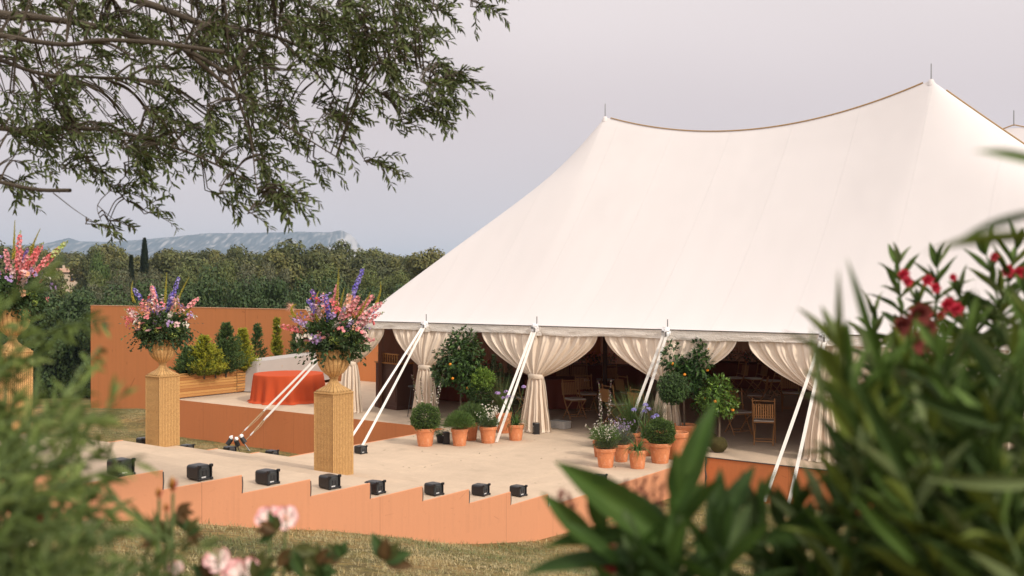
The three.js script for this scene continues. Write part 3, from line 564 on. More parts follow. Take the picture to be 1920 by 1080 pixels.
function spike(L, S, base, tip, bend, from, r, cl, opts = {}) { // flower spike along a curve
  const m = base.clone().lerp(tip, .55).add(bend), c = new THREE.QuadraticBezierCurve3(base, m, tip), len = c.getLength();
  S.push(taper([base, c.getPoint(.35), c.getPoint(.7), tip], [.006, .005, .004, .002], 5, 3));
  const n = Math.floor(len * (1 - from) / (r * .31) * (opts.dense ?? 1));
  for (let i = 0; i < n; i++) {
    const q = from + (1 - from) * Math.pow(i / n, .95), e = (q - from) / (1 - from), p = c.getPoint(Math.min(q, .999)), tg = c.getTangent(Math.min(q, .999)), a = i * 2.4 + R(-.3, .3), sd = tg.clone().cross(Math.abs(tg.y) < .95 ? UP : RIGHT).normalize(), bi = tg.clone().cross(sd);
    const o = sd.multiplyScalar(Math.cos(a)).addScaledVector(bi, Math.sin(a)), sz = r * (opts.even ? 1 - e * .75 : e > .8 ? .45 * (1 - (e - .8) * 3.5) + .1 : 1 - .35 * e), cc = e > .86 && !opts.even ? [.30, .38, .12] : cl;
    const wash = opts.even ? 0 : R(0, .45) * R(0, 1.2); floret(L, p.addScaledVector(o, sz * R(.3, .85)), o.clone().addScaledVector(tg, R(0, .5)).normalize(), sz * R(.75, 1.15), [lerp(cc[0], .86, wash), lerp(cc[1], .78, wash), lerp(cc[2], .76, wash)], opts.k ?? 5);
  }
}
// stems: [dx px, dy px (up), kind, from, bend] at the picture scale of the urn; px gives metres per pixel
function arrangement(pos, label, stems, seed, mpp) {
  rnd = RNG(seed);
  const t = thing('flower_arrangement', label, 'flowers', pos, 0, 'tall flower arrangements in the wicker urns');
  const G = new Leaves(), D = new Leaves();
  ball(G, V3(0, .16, 0), .42, 2000, .075, .042, [.045, .085, .026], .55, [1, .66, .9], .3);
  ball(G, V3(.02, .24, .02), .38, 1000, .07, .03, [.06, .115, .03], .5, [1.05, .7, .95], .35);
  // sprays of foliage
  for (let i = 0; i < 46; i++) { const a = R(0, TAU), e = R(-.35, 1.1), d = V3(Math.cos(a) * Math.cos(e), Math.sin(e), Math.sin(a) * Math.cos(e)), pts = arc(V3(d.x * .15, .12 + R(0, .15), d.z * .15), d, R(.3, .52), e < .2 ? .9 : .3, 7); for (let k = 2; k < 8; k++) for (const s of [-1, 1]) { const dd = pts[k].clone().sub(pts[k - 1]).normalize(), sd = dd.clone().cross(UP).normalize().multiplyScalar(s); G.leaf(pts[k], dd.addScaledVector(sd, .9).normalize(), UP, R(.045, .075), R(.022, .038), tint(i % 3 ? GREEN.dark : [.085, .14, .04]), .2); } }
  // trailing ivy over the rim
  for (let i = 0; i < 9; i++) { const a = [.3, .9, 1.6, 2.3, 2.9, 3.7, 4.4, 5.1, 5.9][i] + R(-.2, .2), d = V3(Math.cos(a), .25, Math.sin(a)), pts = arc(V3(d.x * .2, .04, d.z * .2), d, R(.28, .46), 2.6, 9); for (let k = 2; k < 10; k++) G.leaf(pts[k], rdir().add(V3(d.x, -.6, d.z)).normalize(), V3(d.x, .4, d.z), R(.05, .07), R(.04, .055), tint(GREEN.dark), .1); }
  part('foliage', G.build(), M.leaf, t);
  // green snowball clusters low in the bouquet and small roses
  for (let i = 0; i < 20; i++) { const a = YAW - PI / 2 + R(.15, PI + 1.6), e = R(-.15, .6), p = V3(Math.cos(a) * .36 * Math.cos(e), .12 + .26 * Math.sin(e), Math.sin(a) * .34 * Math.cos(e) + .02), q = new Leaves(); for (let k = 0; k < 40; k++) { const d = rdir(); floret(q, p.clone().addScaledVector(d, .034), d, .014, [.50, .62, .17], 4); } part('snowball_bloom', q.build(), M.petal, t); }
  for (let i = 0; i < 5; i++) { const a = R(.1, PI - .1), p = V3(Math.cos(a) * .38, R(.14, .3), Math.sin(a) * .34 + .03), q = new Leaves(); for (let k = 0; k < 26; k++) { const an = k * 2.4, rr = .006 + k * .0013, d = V3(Math.cos(an) * .6, .4, Math.sin(an) * .6 + .5).normalize(); q.leaf(p.clone().add(V3(Math.cos(an) * rr, 0, Math.sin(an) * rr)), d, V3(0, 0, 1), .03, .032, tint(i % 2 ? FL.pale : [.8, .38, .36], .12), -.3); } part('rose', q.build(), M.petal, t); }
  { const kinds = [FL.pink, FL.pale, FL.lilac, FL.white, FL.peach, FL.coral, FL.lilac], F = new Leaves(); for (let i = 0; i < 46; i++) { const a = R(0, TAU), e = R(.05, 1.3), o = V3(Math.cos(a) * Math.cos(e), Math.sin(e), Math.sin(a) * Math.cos(e)), rr = R(.85, 1.2), p = V3(o.x * .52 * rr, .14 + o.y * .56 * rr, o.z * .48 * rr), k = kinds[i % 7]; for (let j = 0; j < 7; j++) floret(F, p.clone().addScaledVector(rdir(), .045), o.clone().addScaledVector(rdir(), .5).normalize(), R(.022, .036), k, 5); } part('small_blossom', F.build(), M.petal, t); }
  for (const [dx, dy, kind, from, bx, by, dz] of stems) {
    const tip = RIGHT.clone().multiplyScalar(dx * mpp).addScaledVector(UP, dy * mpp).addScaledVector(FWD, (dz ?? R(-.28, .28))), base = V3(tip.x * .12, .05, tip.z * .12), L = new Leaves(), S = [], bend = RIGHT.clone().multiplyScalar(-dx * mpp * (bx ?? .12)).addScaledVector(UP, by ?? .08);
    if (kind === 'foxtail') spike(L, S, base, tip, bend, from, .020, FL.foxtail, { even: true, dense: 1.3, k: 4 });
    else if (kind === 'spider') { S.push(tube([base, base.clone().lerp(tip, .5), tip], .004, 6, 5)); for (let k = 0; k < 60; k++) L.leaf(tip, rdir().add(V3(0, .25, .3)).normalize(), UP, R(.07, .11), .010, tint([.86, .56, .44], .12), .2); }
    else spike(L, S, base, tip, bend, from, kind === 'blue' || kind === 'violet' ? .034 : kind === 'lilac' ? .032 : .040, FL[kind]);
    const m = part(kind === 'spider' ? 'spider_bloom' : 'flower_spike', L.build(), M.petal, t); part('stem', S, M.stem, m);
  }
  return t;
}
const PX = [onY(625, 897, .544), onY(299, 840, .544)];
const pedPos = [V3(PX[0].x - .186, .544, PX[0].z - .186), V3(PX[1].x - .186, .544, PX[1].z - .186), V3(-13.95, 1.09, -7.3)];
const pedNames = ['square wicker pedestal nearest the tent ropes, under the largest flower urn', 'square wicker pedestal on the far side of the steps, before the terracotta wall', 'wicker pedestal at the left edge, hidden by the leafy shrub'];
const urnNames = ['wicker urn with fluted bowl on the pedestal nearest the tent', 'wicker urn with fluted bowl on the pedestal before the terracotta wall', 'wicker urn cut by the left picture edge under red flowers'];
const flNames = ['wide bouquet of pink, blue and lilac flower spikes before the tent roof slope', 'bouquet of pink and blue flower spikes before the terracotta wall', 'bouquet of coral flower spikes at the left picture edge'];
const stemsA = [[8, 157, 'foxtail', .45, -.1], [-32, 112, 'foxtail', .45, -.9, .22], [-70, 88, 'foxtail', .5, -.9, .2], [22, 120, 'foxtail', .4], [72, 112, 'foxtail', .45, -.2], [88, 130, 'foxtail', .5, -.5], [-25, 70, 'foxtail', .5, -.8, .25, -.3],
  [58, 165, 'blue', .52, .05], [-12, 112, 'blue', .40], [-52, 100, 'blue', .62], [-50, 118, 'violet', .7], [85, 86, 'violet', .72], [30, 90, 'lilac', .4, .1, .08, -.3], [-78, 62, 'lilac', .5], [-60, 50, 'lilac', .45], [48, 60, 'lilac', .3, .1, .08, -.3],
  [-28, 112, 'pink', .5], [3, 130, 'pink', .5], [55, 108, 'pink', .5], [28, 76, 'pink', .55, .1, .08, -.3], [-48, 74, 'pink', .5], [80, 108, 'pink', .55], [104, 96, 'pink', .45], [98, 74, 'pink', .45], [-105, 48, 'coral', .55], [-88, 66, 'pink', .5], [82, 20, 'pink', .5], [-22, 36, 'pink', .6, .1, .05, -.36], [-6, 32, 'pale', .6, .1, .05, -.36], [66, 38, 'lilac', .4],
  [44, 90, 'peach', .3], [38, 112, 'peach', .5], [34, 96, 'spider', .5], [58, 86, 'spider', .5], [-84, 82, 'spider', .5], [-62, 84, 'white', .6], [92, 92, 'white', .6], [-40, 90, 'pale', .5], [12, 56, 'white', .6, .1, .08, -.3], [70, 62, 'pale', .5]];
const stemsB = [[-2, 128, 'foxtail', .45], [44, 118, 'foxtail', .45], [52, 78, 'foxtail', .5, -.3], [-62, 112, 'foxtail', .55, -.6], [36, 126, 'blue', .45], [18, 96, 'blue', .45], [-28, 104, 'blue', .7], [-54, 100, 'blue', .7], [-40, 66, 'violet', .7], [-14, 108, 'pink', .5], [18, 70, 'pink', .5], [66, 82, 'pink', .68], [56, 48, 'pink', .5], [-24, 66, 'coral', .5], [-38, 74, 'pink', .5], [-80, 60, 'coral', .45], [-84, 44, 'coral', .5], [-62, 52, 'pale', .5], [0, 72, 'lilac', .3, .1, .08, -.3], [-4, 40, 'lilac', .4, .1, .08, -.34], [30, 56, 'white', .5, .1, .08, -.3], [26, 62, 'peach', .4], [-34, 70, 'spider', .5], [30, 74, 'spider', .5], [-74, 58, 'white', .7], [24, 40, 'white', .6, .1, .08, -.36]];
const stemsC = [[45, 128, 'coral', .52], [30, 118, 'coral', .5], [60, 108, 'coral', .5], [52, 96, 'coral', .4, .1, .08, -.3], [70, 120, 'coral', .5], [84, 122, 'coral', .6], [44, 108, 'pink', .45, .1, .08, -.2], [62, 124, 'coral', .55], [2, 150, 'coral', .5], [6, 166, 'foxtail', .5], [62, 150, 'foxtail', .6], [34, 118, 'violet', .7], [60, 84, 'lilac', .45, .1, .08, -.3], [48, 62, 'pale', .5, .1, .08, -.34], [-30, 120, 'pink', .5], [-60, 90, 'blue', .5], [12, 84, 'pale', .55], [96, 130, 'lime', .7]];
pedPos.forEach((p, i) => pedestal(p, pedNames[i]));
pedPos.forEach((p, i) => urn(p.clone().add(V3(0, 1.15, 0)), urnNames[i]));
pedPos.forEach((p, i) => arrangement(p.clone().add(V3(0, 1.15 + .555, 0)), flNames[i], [stemsA, stemsB, stemsC][i], 40 + i, [1 / 136.5, 1 / 114, 1 / 131][i]));

// ---------------------------------------------------------------- black floor uplights
function makeUplight(label, pos, turn) {
  const t = thing('floor_uplight', label, 'uplight', pos, turn, 'black floor uplights along the steps'), w = .168, h = .142, d = .178;
  part('housing', rbox(d, h, w, .03, 0, h / 2 + .004, 0, 3), M.black, t);           // length along x, face at +x
  part('front_panel', rbox(.012, h * .72, w * .72, .004, d / 2 + .001, h / 2 + .004, 0), M.lens, t);
  for (const z of [-1, 1]) part('side_guard', [rbox(.045, h - .01, .014, .005, d / 2 - .004, h / 2 + .004, z * (w / 2 - .007)), rbox(.03, .03, .03, .006, d / 2 + .02, h - .002, z * (w / 2 - .015)), rbox(.03, .026, .03, .006, d / 2 + .02, .014, z * (w / 2 - .015))], M.black, t);
  part('bottom_lip', rbox(.03, .016, w * .8, .004, d / 2 + .012, .014, 0), M.blackMatt, t);
  for (const z of [-.03, .012]) part('socket', rbox(.012, .05, .026, .004, d / 2 + .008, h * .52, z), M.blackMatt, t);
  part('rating_plate', box(.003, .012, .05, d / 2 + .0085, h * .22, .01), M.label, t);
  return t;
}
{
  const A = -YAW + .62; // faces look to the right of the picture
  const L = [[219, 893, 1.454, 'black floor uplight on the steps, nearest to the leafy shrub at left'], [368, 901, 1.272, 'black floor uplight on the near step edge, second from the shrub'], [496, 909, 1.09, 'black floor uplight on the near step edge, left of the large pedestal'], [614, 917, .908, 'black floor uplight at the foot of the large wicker pedestal'], [699, 927, .726, 'black floor uplight mostly hidden by a step edge'], [811, 929, .544, 'black floor uplight on the near step edge below the box ball pot'], [899, 930, .362, 'black floor uplight, second from the right end of the steps row'], [970, 931, .18, 'black floor uplight at the right end of the steps'], [1123, 908, 0, 'black floor uplight on the landing behind a large oleander leaf'],
    [139, 829, .726, 'black floor uplight on the far step edge by the dry lawn, leftmost in view'], [265, 838, .5, 'black floor uplight behind the far wicker pedestal, at its left side'], [347, 850, .2, 'black floor uplight peeping out right of the far wicker pedestal'], [428, 853, .1, 'black floor uplight just below the tent stakes'], [507, 860, .0, 'low black floor uplight on the far edge between stakes and large pedestal'], [674, 851, 0, 'black floor uplight at the foot of two tent straps']];
  const root = makeUplight(L[0][3], onY(L[0][0], L[0][1], L[0][2]).addScaledVector(FWD, .06), A);
  L.slice(1).forEach(([x, y, h, lb], i) => { const p = onY(x, y, h).addScaledVector(FWD, .06); copyOf(root, lb, p, A + .12 * Math.sin(i * 2.7)); });
  const spot = (label, p) => { p.y = 0; const t = thing('floor_spotlight', label, 'spotlight', p, -YAW); part('housing', rbox(.145, .235, .12, .018, 0, .125, 0, 3), M.black, t); part('front_panel', rbox(.11, .17, .01, .004, 0, .135, .061), M.lens, t); part('rating_plate', box(.05, .014, .003, 0, .17, .0675), M.label, t); part('foot', rbox(.15, .014, .13, .004, 0, .008, 0), M.blackMatt, t); };
  spot('small black floor spotlight standing upright among the left pots', onY(836, 834, 0).addScaledVector(FWD, .1));
  spot('small black floor spotlight standing before the curtain beside the white box', onY(1005, 811, 0).addScaledVector(FWD, -.22));
}

// ---------------------------------------------------------------- draped tables on the terrace
function drapedRound(name, label, pos, r, h, mat, folds, seed) {
  const t = thing(name, label, 'table', pos);
  const cloth = sheet((s, q) => {
    const a = s * TAU, f = Math.sin(a * folds + 1.4 * noise(Math.cos(a) * 2, Math.sin(a) * 2, seed)) * .6 + .5 * Math.sin(a * folds * 1.7 + seed);
    if (q < .3) { const k = q / .3; return [r * k * Math.cos(a), h + .003, r * k * Math.sin(a)]; }
    const k = (q - .3) / .7, e = Math.min(1, k * 6), rr = r + .012 * Math.sin(e * PI / 2) + k * .05 + k * .085 * f + (k > .93 ? (k - .93) * 1.2 : 0);
    return [rr * Math.cos(a), h - .012 * (1 - Math.cos(e * PI / 2)) - k * (h - .018), rr * Math.sin(a)];
  }, 260, 40, 6, 1);
  part('tablecloth', cloth, mat, t); part('tabletop', new THREE.CylinderGeometry(r - .01, r - .01, .025, 40).translate(0, h - .016, 0), M.darkWood, t); part('leg', new THREE.CylinderGeometry(.04, .05, h - .03, 8).translate(0, (h - .03) / 2, 0), M.steel, t);
  return t;
}
drapedRound('round_table', 'round table under a burnt orange cloth falling to the terrace floor', onD(541, 742, 27.6).setY(0), .93, .75, M.orangeCloth, 11, 2);
{ // trestle with grey cloth: near end at left, long side running back to the right
  const a = onY(443, 737, 0), b = onY(480, 736, 0), far = onY(600, 663, .91); far.y = 0;
  const nearTop = onY(484, 678, .91), dir = far.clone().sub(V3(nearTop.x, 0, nearTop.z)), L = 5.2; dir.normalize();
  const ex = dir.clone(), ez = V3(-dir.z, 0, dir.x), W = .78, o = V3(nearTop.x, 0, nearTop.z);
  const t = thing('buffet_table', 'long buffet table under a pale grey cloth behind the orange table', 'table', o, -Math.atan2(dir.z, dir.x));
  // local x runs along the table, local -z away from the camera
  const per = (s) => rrect(s, L, W, .035);
  part('tablecloth', [sheet((s, q) => { const [x, z, nx, nz] = per(s), f = Math.sin(s * 74 + noise(s * 20) * 3) * .6 + .5 * noise(s * 60, 2), k = q * (.045 + .02 * f) + .004 * Math.sin(q * PI) + (q > .9 ? (q - .9) * .25 : 0); return [x + nx * k, .91 - q * .885, z + nz * k]; }, 420, 16, 12, .9), sheet((s, q) => [s * L, .911 + .003 * noise(s * 30, q * 4), -q * W], 60, 12, L, W)], M.greyCloth, t);
  for (const x of [.3, L - .3]) for (const z of [-.1, -W + .1]) part('leg', box(.04, .88, .04, x, .44, z), M.darkWood, t);
}

// ---------------------------------------------------------------- pots and plants
function potGeo(rim, h) { // terracotta pot: rim radius, height
  const p = [[0, .62], [.0, .70], [.02, .715], [.16, .755], [.17, .775], [.20, .775], [.21, .765], [.60, .86], [.80, .905], [.805, .96], [.82, .985], [.95, 1], [.985, .99], [1, .965], [.985, .93], [.9, .90], [.8, .86]].map(([y, r]) => new THREE.Vector2(r * rim, y * h));
  return new THREE.LatheGeometry(p, 40);
}
function potted(name, label, cat, px, py, rimPx, hPx, mat = M.terra) {
  const f = onY(px, py, 0), mpp = depthOf(f) / FPX, rim = rimPx * mpp / 2, h = hPx * mpp, c = f.clone().addScaledVector(FWD, rim * .7); c.y = 0;
  const t = thing(name, label, cat, c);
  const pot = part('pot', potGeo(rim, h), mat, t); part('soil', new THREE.CylinderGeometry(rim * .9, rim * .9, .01, 24).translate(0, h * .88, 0), M.soil, pot);
  return { t, rim, h, mpp };
}
const GR = 'terracotta pots before the tent';
function boxBall(px, py, rp, hp, ballPx, label, seed) {
  rnd = RNG(seed); const q = potted('box_ball', label, 'potted plant', px, py, rp, hp), L = new Leaves(), r = ballPx * q.mpp / 2;
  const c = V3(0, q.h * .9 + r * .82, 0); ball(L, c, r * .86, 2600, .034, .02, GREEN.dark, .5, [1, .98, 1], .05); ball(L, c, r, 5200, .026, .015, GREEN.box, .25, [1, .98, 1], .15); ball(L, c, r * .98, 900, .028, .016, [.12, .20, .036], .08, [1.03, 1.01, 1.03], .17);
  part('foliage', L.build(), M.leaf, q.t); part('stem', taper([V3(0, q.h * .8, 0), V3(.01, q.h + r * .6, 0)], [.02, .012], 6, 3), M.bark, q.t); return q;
}
function feathery(L, c, r, n, len, cl, up = .5) { for (let i = 0; i < n; i++) { const d = rdir(); d.y = Math.abs(d.y) * .9 + .05; d.normalize(); const p = c.clone().addScaledVector(d, r * Math.pow(rnd(), .5)), o = d.clone().addScaledVector(rdir(), .8).addScaledVector(UP, up).normalize(); L.shard(p, o, rdir(), len * R(.6, 1.3), len * .11, tint(cl, .3)); } }
function strappy(L, c, n, len, w, cl, droop = 1.6, spread = .75) { for (let i = 0; i < n; i++) { const a = R(0, TAU), e = R(.35, 1.45), d = V3(Math.cos(a) * Math.cos(e) * spread, Math.sin(e), Math.sin(a) * Math.cos(e) * spread).normalize(), p = c.clone().add(V3(Math.cos(a) * .03, 0, Math.sin(a) * .03)); L.blade(arc(p, d, len * R(.6, 1.15), droop * R(.5, 1.3), 7), w * R(.7, 1.1), tint(cl, .25)); } }
function tuftGrass(L, c, n, len, cl, droop = 1.3) { for (let i = 0; i < n; i++) { const a = R(0, TAU), e = R(.8, 1.5), d = V3(Math.cos(a) * Math.cos(e), Math.sin(e), Math.sin(a) * Math.cos(e)); L.blade(arc(c.clone().add(V3(R(-.05, .05), 0, R(-.05, .05))), d, len * R(.5, 1.1), droop * R(.3, 1.4), 7), R(.004, .008), tint(cl, .3)); } }
function wands(t, L, c, n, len, fl, size, seed, spread = .5, stemName = 'stem') { const S = []; for (let i = 0; i < n; i++) { const a = R(0, TAU), e = R(.9, 1.45), d = V3(Math.cos(a) * Math.cos(e) * spread * 2, Math.sin(e), Math.sin(a) * Math.cos(e) * spread * 2).normalize(), pts = arc(c, d, len * R(.7, 1.1), .4, 6); S.push(tube(pts, .0025, 6, 4)); for (let k = 3; k <= 6; k++) for (let j = 0; j < 3; j++) floret(L, pts[k].clone().add(rdir().multiplyScalar(.018)), rdir(), size * R(.7, 1.2), fl, 4); } part(stemName, S, M.stem, t); }
function umbels(t, c, n, len, cl, seed) { const S = []; for (let i = 0; i < n; i++) { const a = R(0, TAU), e = R(1.0, 1.45), d = V3(Math.cos(a) * Math.cos(e) * 1.3, Math.sin(e), Math.sin(a) * Math.cos(e) * 1.3).normalize(), pts = arc(c, d, len * R(.75, 1.1), .35, 6), top = pts[6], q = new Leaves(); S.push(tube(pts, .004, 8, 5)); for (let k = 0; k < 26; k++) { const o = rdir(); o.y = Math.abs(o.y) * .8; floret(q, top.clone().addScaledVector(o, .04), o, .022, cl, 5); } part('flower_head', q.build(), M.petal, t); } part('stem', S, M.stem, t); }
function acanthus(pos, label, n, H, seed, fl = [.62, .55, .48]) {
  rnd = RNG(seed); const t = thing('acanthus', label, 'plant', pos), L = new Leaves(); strappy(L, V3(0, 0, 0), 10, .5, .03, GREEN.fern, 1.2);
  for (let i = 0; i < 40; i++) { const a = R(0, TAU), d = V3(Math.cos(a), R(.3, 1.2), Math.sin(a)).normalize(); L.leaf(V3(d.x * .05, .05 + R(0, .2), d.z * .05), d, UP, R(.25, .42), R(.10, .16), tint(GREEN.fern), .35); }
  part('foliage', L.build(), M.leaf, t);
  for (let i = 0; i < n; i++) { const x = (i - (n - 1) / 2) * .20 + R(-.03, .03), tip = RIGHT.clone().multiplyScalar(x).addScaledVector(UP, H * R(.9, 1.05)).addScaledVector(FWD, R(-.1, .1)), q = new Leaves(), S = []; spike(q, S, V3(tip.x * .4, .1, tip.z * .4), tip, V3(0, 0, 0), .48, .034, fl, { even: false, k: 3, dense: .42 }); for (let k = 0; k < 40; k++) { const p = V3(tip.x * lerp(.7, 1, k / 26), lerp(.55, .97, k / 26) * tip.y, tip.z * lerp(.7, 1, k / 26)); q.leaf(p, rdir().add(V3(0, .5, 0)).normalize(), UP, .05, .03, tint(k % 2 ? [.16, .085, .10] : [.16, .17, .08], .2), 0); } const m = part('flower_spike', q.build(), M.petal, t); part('stem', S, M.stem, m); }
  return t;
}
function standardTree(pos, label, cat, trunkH, crowns, cl, seed, leafLen, leafWid, n, fruits = 0, opt = {}) {
  rnd = RNG(seed); const t = thing(opt.name ?? 'citrus_tree', label, cat, pos), L = new Leaves();
  const top = V3(R(-.03, .03), trunkH, R(-.03, .03)); const S = [taper([V3(0, opt.y0 ?? 0, 0), V3(R(-.02, .02), trunkH * .5, R(-.02, .02)), top], [.026, .020, .018], 8, 5)];
  for (const [cx, cy, r] of crowns) S.push(taper([top, top.clone().lerp(RIGHT.clone().multiplyScalar(cx).addScaledVector(UP, cy), .6).add(V3(.02, .03, 0)), RIGHT.clone().multiplyScalar(cx).addScaledVector(UP, cy + r * .4)], [.015, .009, .004], 6, 4));
  part('trunk', S, M.barkLight, t);
  crowns.forEach(([cx, cy, r, fy = 1]) => {
    const c = RIGHT.clone().multiplyScalar(cx).addScaledVector(UP, cy), m = Math.floor(n * r * r);
    for (let i = 0; i < m; i++) { const d = rdir(), lump = 1 + (opt.lump ?? .42) * noise(d.x * 2.4 + cx * 9, d.y * 2.4 + cy, d.z * 2.4 + seed), q = (1 - .6 * rnd() * rnd()) * lump, p = V3(d.x, d.y * fy, d.z).multiplyScalar(r * q).add(c), o = d.clone().addScaledVector(rdir(), .7).add(V3(0, -.25, 0)).normalize(); const whorl = 1 + (opt.whorl ?? 2); for (let k = 0; k < whorl; k++) L.leaf(p, o.clone().addScaledVector(rdir(), .55).normalize(), d.clone().addScaledVector(UP, .6).normalize(), leafLen * R(.7, 1.25), leafWid * R(.8, 1.2), tint(rnd() < .16 ? [cl[0] * 1.9, cl[1] * 1.8, cl[2] * 1.5] : cl, .28), R(.05, .35)); }
  });
  part('crown', L.build(), opt.mat ?? M.glossLeaf, t);
  for (let i = 0; i < fruits; i++) { const [cx, cy, r] = crowns[i % crowns.length], a = [-.35, .35, -.05, .6, -.6, .1][i % 6], p = RIGHT.clone().multiplyScalar(cx + a * r * 1.1).addScaledVector(UP, cy - r * [.2, .35, .62, .1, .3, .5][i % 6]).addScaledVector(FWD, -r * .86); part('orange', new THREE.SphereGeometry(.032, 14, 10).scale(1, .93, 1).translate(p.x, p.y, p.z), M.fruit, t); }
  return t;
}
function mossBall(parent, r, seed) { const g = new THREE.IcosahedronGeometry(r, 12), p = g.getAttribute('position'), c = []; for (let i = 0; i < p.count; i++) { const x = p.getX(i), y = p.getY(i), z = p.getZ(i), n = 1 + .10 * noise(x * 9, y * 9 + seed, z * 9) + .07 * noise(x * 40, y * 40, z * 40 + seed); p.setXYZ(i, x * n, Math.max(y * n * .92, -r * .86) + r * .86, z * n); const k = .7 + .6 * Math.abs(noise(x * 30, y * 30, z * 30)); c.push(k * 1.2, k, k * .8); } g.setAttribute('color', new THREE.Float32BufferAttribute(c, 3)); g.computeVertexNormals(); part('moss_ball', g, M.moss, parent); }
const back = (px, py, d = .12) => { const p = onY(px, py, 0).addScaledVector(FWD, d); p.y = 0; return p; };

// left group
boxBall(796, 838, 38, 34, 54, 'clipped box ball in a terracotta pot, leftmost of the left pots', 101);
{ rnd = RNG(102); const q = potted('dill_pot', 'feathery green dill in a terracotta pot beside the box ball', 'potted plant', 861, 837, 33, 32), L = new Leaves(); feathery(L, V3(0, q.h + .02, 0), .30, 5200, .07, GREEN.fern, .35); part('foliage', L.build(), M.leaf, q.t); }
{ rnd = RNG(103); const q = potted('fennel_pot', 'bushy green herb in the pot half hidden behind the dill', 'potted plant', 882, 827, 30, 34, M.terra2), L = new Leaves(); feathery(L, V3(0, q.h, 0), .36, 4200, .085, [.075, .125, .03], .6); part('foliage', L.build(), M.leaf, q.t); }
{ rnd = RNG(104); const q = potted('white_flower_pot', 'terracotta pot with small white flowers, left of the strap foot', 'potted plant', 915, 832, 34, 31), L = new Leaves(), F = new Leaves(); feathery(L, V3(0, q.h, 0), .21, 2600, .06, [.085, .13, .045], .5); part('foliage', L.build(), M.leaf, q.t); wands(q.t, F, V3(0, q.h, 0), 18, .48, FL.white, .017, 1); part('blossom', F.build(), M.petal, q.t); }
{ rnd = RNG(105); const q = potted('grass_pot', 'tall arching grass in the large pot behind the straps', 'potted plant', 944, 813, 32, 39, M.terra2), L = new Leaves(); tuftGrass(L, V3(-.05, q.h * .9, 0), 340, .95, [.12, .16, .05], 1.5); part('grass_blades', L.build(), M.leaf, q.t); }
{ rnd = RNG(106); const q = potted('lily_pot', 'strappy green leaves and lavender flower heads in the pot nearest the curtain', 'potted plant', 967, 827, 32, 30), L = new Leaves(); strappy(L, V3(0, q.h * .9, 0), 70, .42, .018, GREEN.strap, 2.6); part('foliage', L.build(), M.leaf, q.t); umbels(q.t, V3(0, q.h, 0), 6, .72, FL.lilac); }
acanthus(back(800, 812), 'acanthus with four pale flower spikes behind the left box ball', 4, 1.08, 107);
{ rnd = RNG(108); const t = thing('fern', 'arching green fern between the box ball and the dill pot', 'plant', back(826, 832)), L = new Leaves(); for (let i = 0; i < 26; i++) { const a = R(0, TAU), e = R(.5, 1.4), d = V3(Math.cos(a) * Math.cos(e), Math.sin(e), Math.sin(a) * Math.cos(e)), pts = arc(V3(0, .1, 0), d, R(.35, .62), 1.4, 9); for (let k = 1; k < 10; k++) for (const s of [-1, 1]) { const dd = pts[k].clone().sub(pts[k - 1]).normalize(), sd = dd.clone().cross(UP).normalize().multiplyScalar(s); L.leaf(pts[k], sd.addScaledVector(dd, .5).normalize(), UP, .11 * (1 - k / 12), .02, tint(GREEN.fern), .15); } } part('fronds', L.build(), M.leaf, t); part('nursery_pot', potGeo(.1, .16), M.blackMatt, t); }
{ const b = back(862, 806, .2), s = depthOf(b) / FPX; standardTree(b, 'tall orange tree with dark glossy crown before the left curtain', 'citrus tree', .95, [[0, 1.55, .50], [-.28, 1.25, .34], [.20, 1.16, .38], [.05, 1.85, .34], [-.48, 1.22, .16]], GREEN.citrus, 109, .095, .042, 2600, 3); }
{ rnd = RNG(110); const b = back(905, 808, .1), t = thing('lime_shrub', 'yellow green leafy shrub right of the tall orange tree', 'shrub', b), L = new Leaves(); ball(L, V3(0, 1.10, 0), .24, 1500, .055, .026, GREEN.lime, .6, [1, 1, 1], .4); ball(L, V3(-.08, .78, 0), .26, 1400, .06, .028, GREEN.citrus, .6); ball(L, V3(-.05, .4, 0), .24, 1100, .06, .028, GREEN.fern, .6); part('foliage', L.build(), M.leaf, t); part('stem', taper([V3(0, 0, 0), V3(0, 1.0, 0)], [.02, .01], 6, 3), M.bark, t); }
[[925, 674, 806, .11], [938, 690, 806, .12], [956, 672, 800, .10], [950, 715, 806, .10]].forEach(([x, yt, yb, r], i) => { rnd = RNG(111 + i); const b = back(x, yb, .25), H = (yb - yt) * depthOf(b) / FPX + .05, t = thing('columnar_yew', ['dark columnar yew, left one beside the lime shrub', 'dark columnar yew, middle one of the row behind the grass', 'dark columnar yew tip showing right of the straps', 'low dark columnar yew behind the arching grass'][i], 'yew', b), L = new Leaves(); for (let k = 0; k < 1500; k++) { const y = Math.pow(rnd(), .9) * H, a = R(0, TAU), w = r * (1 - Math.pow(y / H, 5) * .75) * R(.5, 1), p = V3(Math.cos(a) * w, y, Math.sin(a) * w); L.leaf(p, V3(Math.cos(a) * .7, R(.2, 1.1), Math.sin(a) * .7).normalize(), UP, R(.035, .06), .013, tint(GREEN.dark, .35), 0); } part('foliage', L.build(), M.leaf, t); part('stem', taper([V3(0, 0, 0), V3(0, H * .9, 0)], [.02, .006], 6, 3), M.bark, t); });
